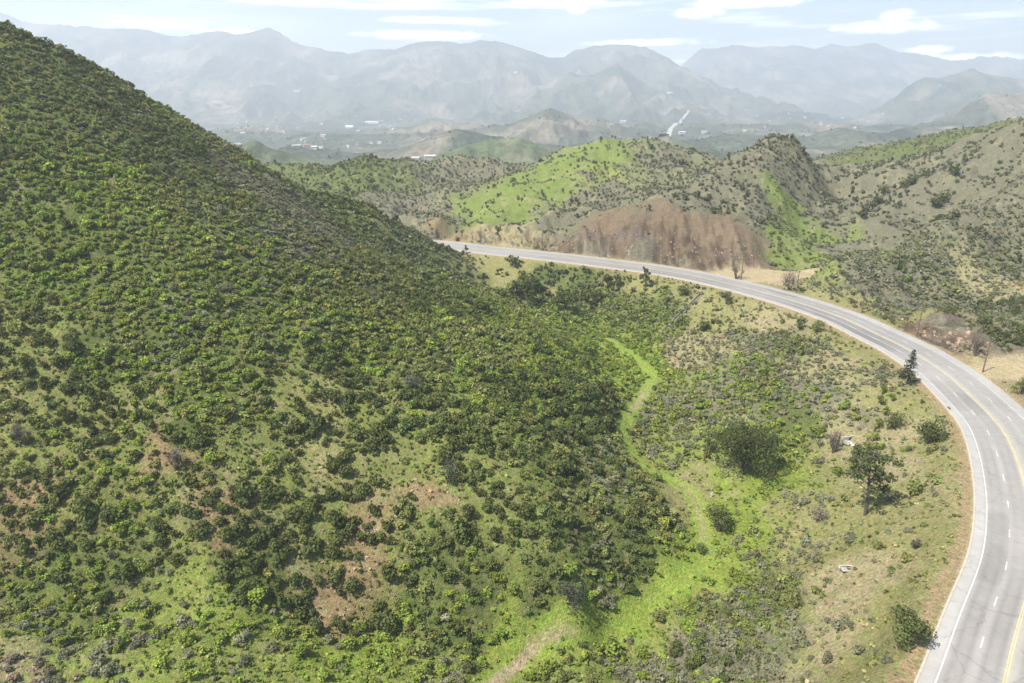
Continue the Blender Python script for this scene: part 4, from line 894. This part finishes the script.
NH = [(372,125,120,45,10,.1,Wt,Wt,'long white warehouse in the valley left of centre'),(350,128,70,40,9,-.2,Wt,(.65,.65,.63),'white warehouse left of the longest one in the valley'),(430,159,34,20,6,.2,Cr,Cr,'pale roofed building behind the low hills left of the green hill'),(416,160,26,16,5,-.3,Cr,Cr,'small pale building behind the low hills'),
 (623,123,34,16,7,.1,Wt,Wt,'bright white house on the far ridge left of the distant highway'),(670,94,50,30,9,.4,Wt,Wt,'white house high on the ridge above the distant highway'),(516,74,60,40,12,.2,Wt,Wt,'lone white house on the far mountainside'),(682,134,36,18,6,.2,Wt,Wt,'white roofed building at the foot of the distant highway'),(704,133,30,16,6,-.2,Wt,Gy,'pale building right of the distant highway'),(297,93,60,30,9,.2,Wt,Wt,'white house on the far left mountainside'),(216,104,50,30,9,.2,Cr,Wt,'pale house above the left hill skyline')]
for a in NH: house(*a[:9], cat='building')
rg = np.random.default_rng(5)
for i in range(70):
    if i < 44: px, py = rg.uniform(235, 415), rg.uniform(116, 150)
    else: px, py = rg.uniform(735, 900), rg.uniform(98, 134)
    house(px, py, rg.uniform(14, 30), rg.uniform(10, 16), rg.uniform(4, 6), rg.uniform(-1.5, 1.5), (Wt, Cr, Cr)[i % 3], (Gy, Tr, Wt, Cr)[i % 4], ['tiny house among trees on the hazy valley floor at left', 'tiny house among trees in the hazy valley at right'][i >= 44], group=['houses in the left valley', 'houses in the right valley'][i >= 44])
n_ = 5200; x = rg.uniform(-1900, 2600, n_); y = rg.uniform(950, 4200, n_); k = (np.abs(x) < y * .85) & (rg.random(n_) < np.clip(.5 + fbm(x, y, 300., 3, 5) * 1.3, 0, 1)); x, y = x[k], y[k]; z = far_height(x, y); k = z < 130; x, y, z = x[k], y[k], z[k]
s_ = rg.uniform(2.2, 5, len(x)); o = link('distant_trees', bake('distant_trees', np.c_[x, y, z - .5], s_, s_ * 1.1, np.array((.045, .06, .03)) * rg.uniform(.7, 1.4, (len(x), 1)), np.full(len(x), 3), 8)); tag(o, 'scattered dark trees across the hazy far valley', 'trees', kind='stuff')

# ------------------------------------------------------------------ air
me = MB().box((0, 5200, 440), (10500, 5300, 570)).mesh('haze', None); me.materials.clear()
m = bpy.data.materials.new('air'); m.use_nodes = True; nt = m.node_tree; nt.nodes.clear(); ou = N(nt, 'ShaderNodeOutputMaterial'); pv = N(nt, 'ShaderNodeVolumePrincipled')
pv.inputs['Color'].default_value = (.86, .915, 1, 1); pv.inputs['Density'].default_value = .000185; pv.inputs['Anisotropy'].default_value = .25
nt.links.new(pv.outputs[0], ou.inputs['Volume']); me.materials.append(m)
o = link('haze', me); o['kind'] = 'stuff'; o['label'] = 'pale haze filling the valley air'; o['category'] = 'haze'

# ------------------------------------------------------------------ sun and sky
SUN_EL, SUN_AZ = R(56), R(237)        # azimuth clockwise from +Y: light comes from the left, slightly behind the camera
dirv = np.array([math.sin(SUN_AZ) * math.cos(SUN_EL), math.cos(SUN_AZ) * math.cos(SUN_EL), math.sin(SUN_EL)])
sl = bpy.data.lights.new('sun', 'SUN'); sl.energy = 5.0; sl.angle = R(.53); sl.color = (1, .955, .88); so = bpy.data.objects.new('sun', sl); col.objects.link(so)
from mathutils import Vector
so.rotation_euler = Vector(-dirv).to_track_quat('-Z', 'Y').to_euler(); so.location = (-200, -50, 400)
w = bpy.data.worlds.new('World'); scene.world = w; w.use_nodes = True; nt = w.node_tree; bg = nt.nodes['Background']; bg.inputs['Strength'].default_value = .078
sky = N(nt, 'ShaderNodeTexSky', sky_type='NISHITA'); sky.sun_disc = False; sky.sun_elevation = SUN_EL; sky.sun_rotation = SUN_AZ; sky.altitude = 200; sky.air_density = 1.3; sky.dust_density = .4; sky.ozone_density = 4.
tc = N(nt, 'ShaderNodeTexCoord')
def cloud(scale, zs, off, lo, hi, det=7, w_=0.):
    mp = N(nt, 'ShaderNodeMapping'); mp.inputs['Scale'].default_value = (scale, scale, scale * zs); mp.inputs['Location'].default_value = off; nt.links.new(tc.outputs['Generated'], mp.inputs['Vector'])
    no = N(nt, 'ShaderNodeTexNoise'); no.inputs['Scale'].default_value = 1; no.inputs['Detail'].default_value = det; no.inputs['Roughness'].default_value = .55; nt.links.new(mp.outputs[0], no.inputs['Vector'])
    mr = N(nt, 'ShaderNodeMapRange', interpolation_type='SMOOTHSTEP'); mr.inputs['From Min'].default_value = lo; mr.inputs['From Max'].default_value = hi; nt.links.new(no.outputs['Fac'], mr.inputs['Value']); return mr.outputs[0]
def blob(px, py, rx, ry, edge=.9):
    """one cumulus in a given direction: soft ellipse broken up by noise"""
    dx, dy, dz = ray(px, py); v = np.array([dx, dy, dz]); v /= np.linalg.norm(v); rt = np.array([v[1], -v[0], 0]); rt /= np.linalg.norm(rt)
    a = N(nt, 'ShaderNodeVectorMath', operation='DOT_PRODUCT'); a.inputs[1].default_value = rt / (rx / 800); nt.links.new(tc.outputs['Generated'], a.inputs[0])
    b_ = N(nt, 'ShaderNodeSeparateXYZ'); nt.links.new(tc.outputs['Generated'], b_.inputs[0])
    c_ = N(nt, 'ShaderNodeMath', operation='MULTIPLY_ADD'); c_.inputs[1].default_value = 800 / ry; c_.inputs[2].default_value = -v[2] * 800 / ry; nt.links.new(b_.outputs['Z'], c_.inputs[0])
    s1 = N(nt, 'ShaderNodeMath', operation='MULTIPLY'); nt.links.new(a.outputs['Value'], s1.inputs[0]); nt.links.new(a.outputs['Value'], s1.inputs[1])
    s2 = N(nt, 'ShaderNodeMath', operation='MULTIPLY_ADD'); nt.links.new(c_.outputs[0], s2.inputs[0]); nt.links.new(c_.outputs[0], s2.inputs[1]); nt.links.new(s1.outputs[0], s2.inputs[2])
    no = N(nt, 'ShaderNodeTexNoise'); no.inputs['Scale'].default_value = 45; no.inputs['Detail'].default_value = 6; nt.links.new(tc.outputs['Generated'], no.inputs['Vector'])
    s3 = N(nt, 'ShaderNodeMath', operation='MULTIPLY_ADD'); s3.inputs[1].default_value = -4.2; s3.inputs[2].default_value = 1.9; nt.links.new(no.outputs['Fac'], s3.inputs[0])
    s4 = N(nt, 'ShaderNodeMath', operation='ADD'); nt.links.new(s2.outputs[0], s4.inputs[0]); nt.links.new(s3.outputs[0], s4.inputs[1])
    mr = N(nt, 'ShaderNodeMapRange', interpolation_type='SMOOTHSTEP'); mr.inputs['From Min'].default_value = 1.7; mr.inputs['From Max'].default_value = -.5; nt.links.new(s4.outputs[0], mr.inputs['Value'])
    fw = N(nt, 'ShaderNodeVectorMath', operation='DOT_PRODUCT'); fw.inputs[1].default_value = v; nt.links.new(tc.outputs['Generated'], fw.inputs[0]); gt = N(nt, 'ShaderNodeMath', operation='GREATER_THAN'); gt.inputs[1].default_value = 0; nt.links.new(fw.outputs['Value'], gt.inputs[0])
    mu = N(nt, 'ShaderNodeMath', operation='MULTIPLY'); nt.links.new(mr.outputs[0], mu.inputs[0]); nt.links.new(gt.outputs[0], mu.inputs[1]); return mu.outputs[0]
src = sky.outputs['Color']
def over(src, fac, c, k):
    mf = N(nt, 'ShaderNodeMath', operation='MULTIPLY'); mf.inputs[1].default_value = k; nt.links.new(fac, mf.inputs[0]); m2 = N(nt, 'ShaderNodeMath', operation='MULTIPLY'); nt.links.new(mf.outputs[0], m2.inputs[0]); nt.links.new(lmr.outputs[0], m2.inputs[1]); mf = m2
    mx = N(nt, 'ShaderNodeMix', data_type='RGBA'); nt.links.new(mf.outputs[0], mx.inputs['Factor']); nt.links.new(src, mx.inputs['A']); mx.inputs['B'].default_value = (*c, 1); return mx.outputs['Result']
lowm = N(nt, 'ShaderNodeSeparateXYZ'); nt.links.new(tc.outputs['Generated'], lowm.inputs[0]); lmr = N(nt, 'ShaderNodeMapRange'); lmr.inputs['From Min'].default_value = .14; lmr.inputs['From Max'].default_value = .3; lmr.inputs['To Min'].default_value = 1; lmr.inputs['To Max'].default_value = .12; nt.links.new(lowm.outputs['Z'], lmr.inputs['Value'])
src = over(src, cloud(2.2, 9, (3.1, .4, 2.), .48, .70), (15, 15.6, 17), .28)
src = over(src, cloud(4.5, 14, (1.3, 5.2, .7), .52, .66), (18, 18.4, 19), .6)
for q in ((885,27,38,5),(897,16,14,5),(835,28,6,3),(925,50,20,3.5),(560,1,44,4),(578,9,9,4),(745,2,50,5),(700,13,26,5),(430,20,45,3),(640,43,55,3),(235,32,30,3),(425,35,60,4),(960,60,60,5)):
    src = over(src, blob(*q), (25, 25, 25.5), .95)
nt.links.new(src, bg.inputs['Color'])

# ------------------------------------------------------------------ camera
cam = bpy.data.cameras.new('camera'); co = bpy.data.objects.new('camera', cam); col.objects.link(co); scene.camera = co
co.location = (0, 0, CAMH); co.rotation_euler = (math.pi / 2 - P, 0, 0); cam.sensor_width = 36; cam.lens = 36 * F / 1024; cam.clip_end = 40000; cam.clip_start = 1
vs_ = scene.view_settings; vs_.view_transform = 'Standard'; vs_.look = 'None'; vs_.exposure = 1.03; vs_.gamma = 1
scene.cycles.max_bounces = 5; scene.cycles.diffuse_bounces = 2; scene.cycles.transmission_bounces = 3; scene.cycles.volume_bounces = 1; scene.cycles.transparent_max_bounces = 4
for m_ in [m for m in bpy.data.meshes if m.users == 0]: bpy.data.meshes.remove(m_)
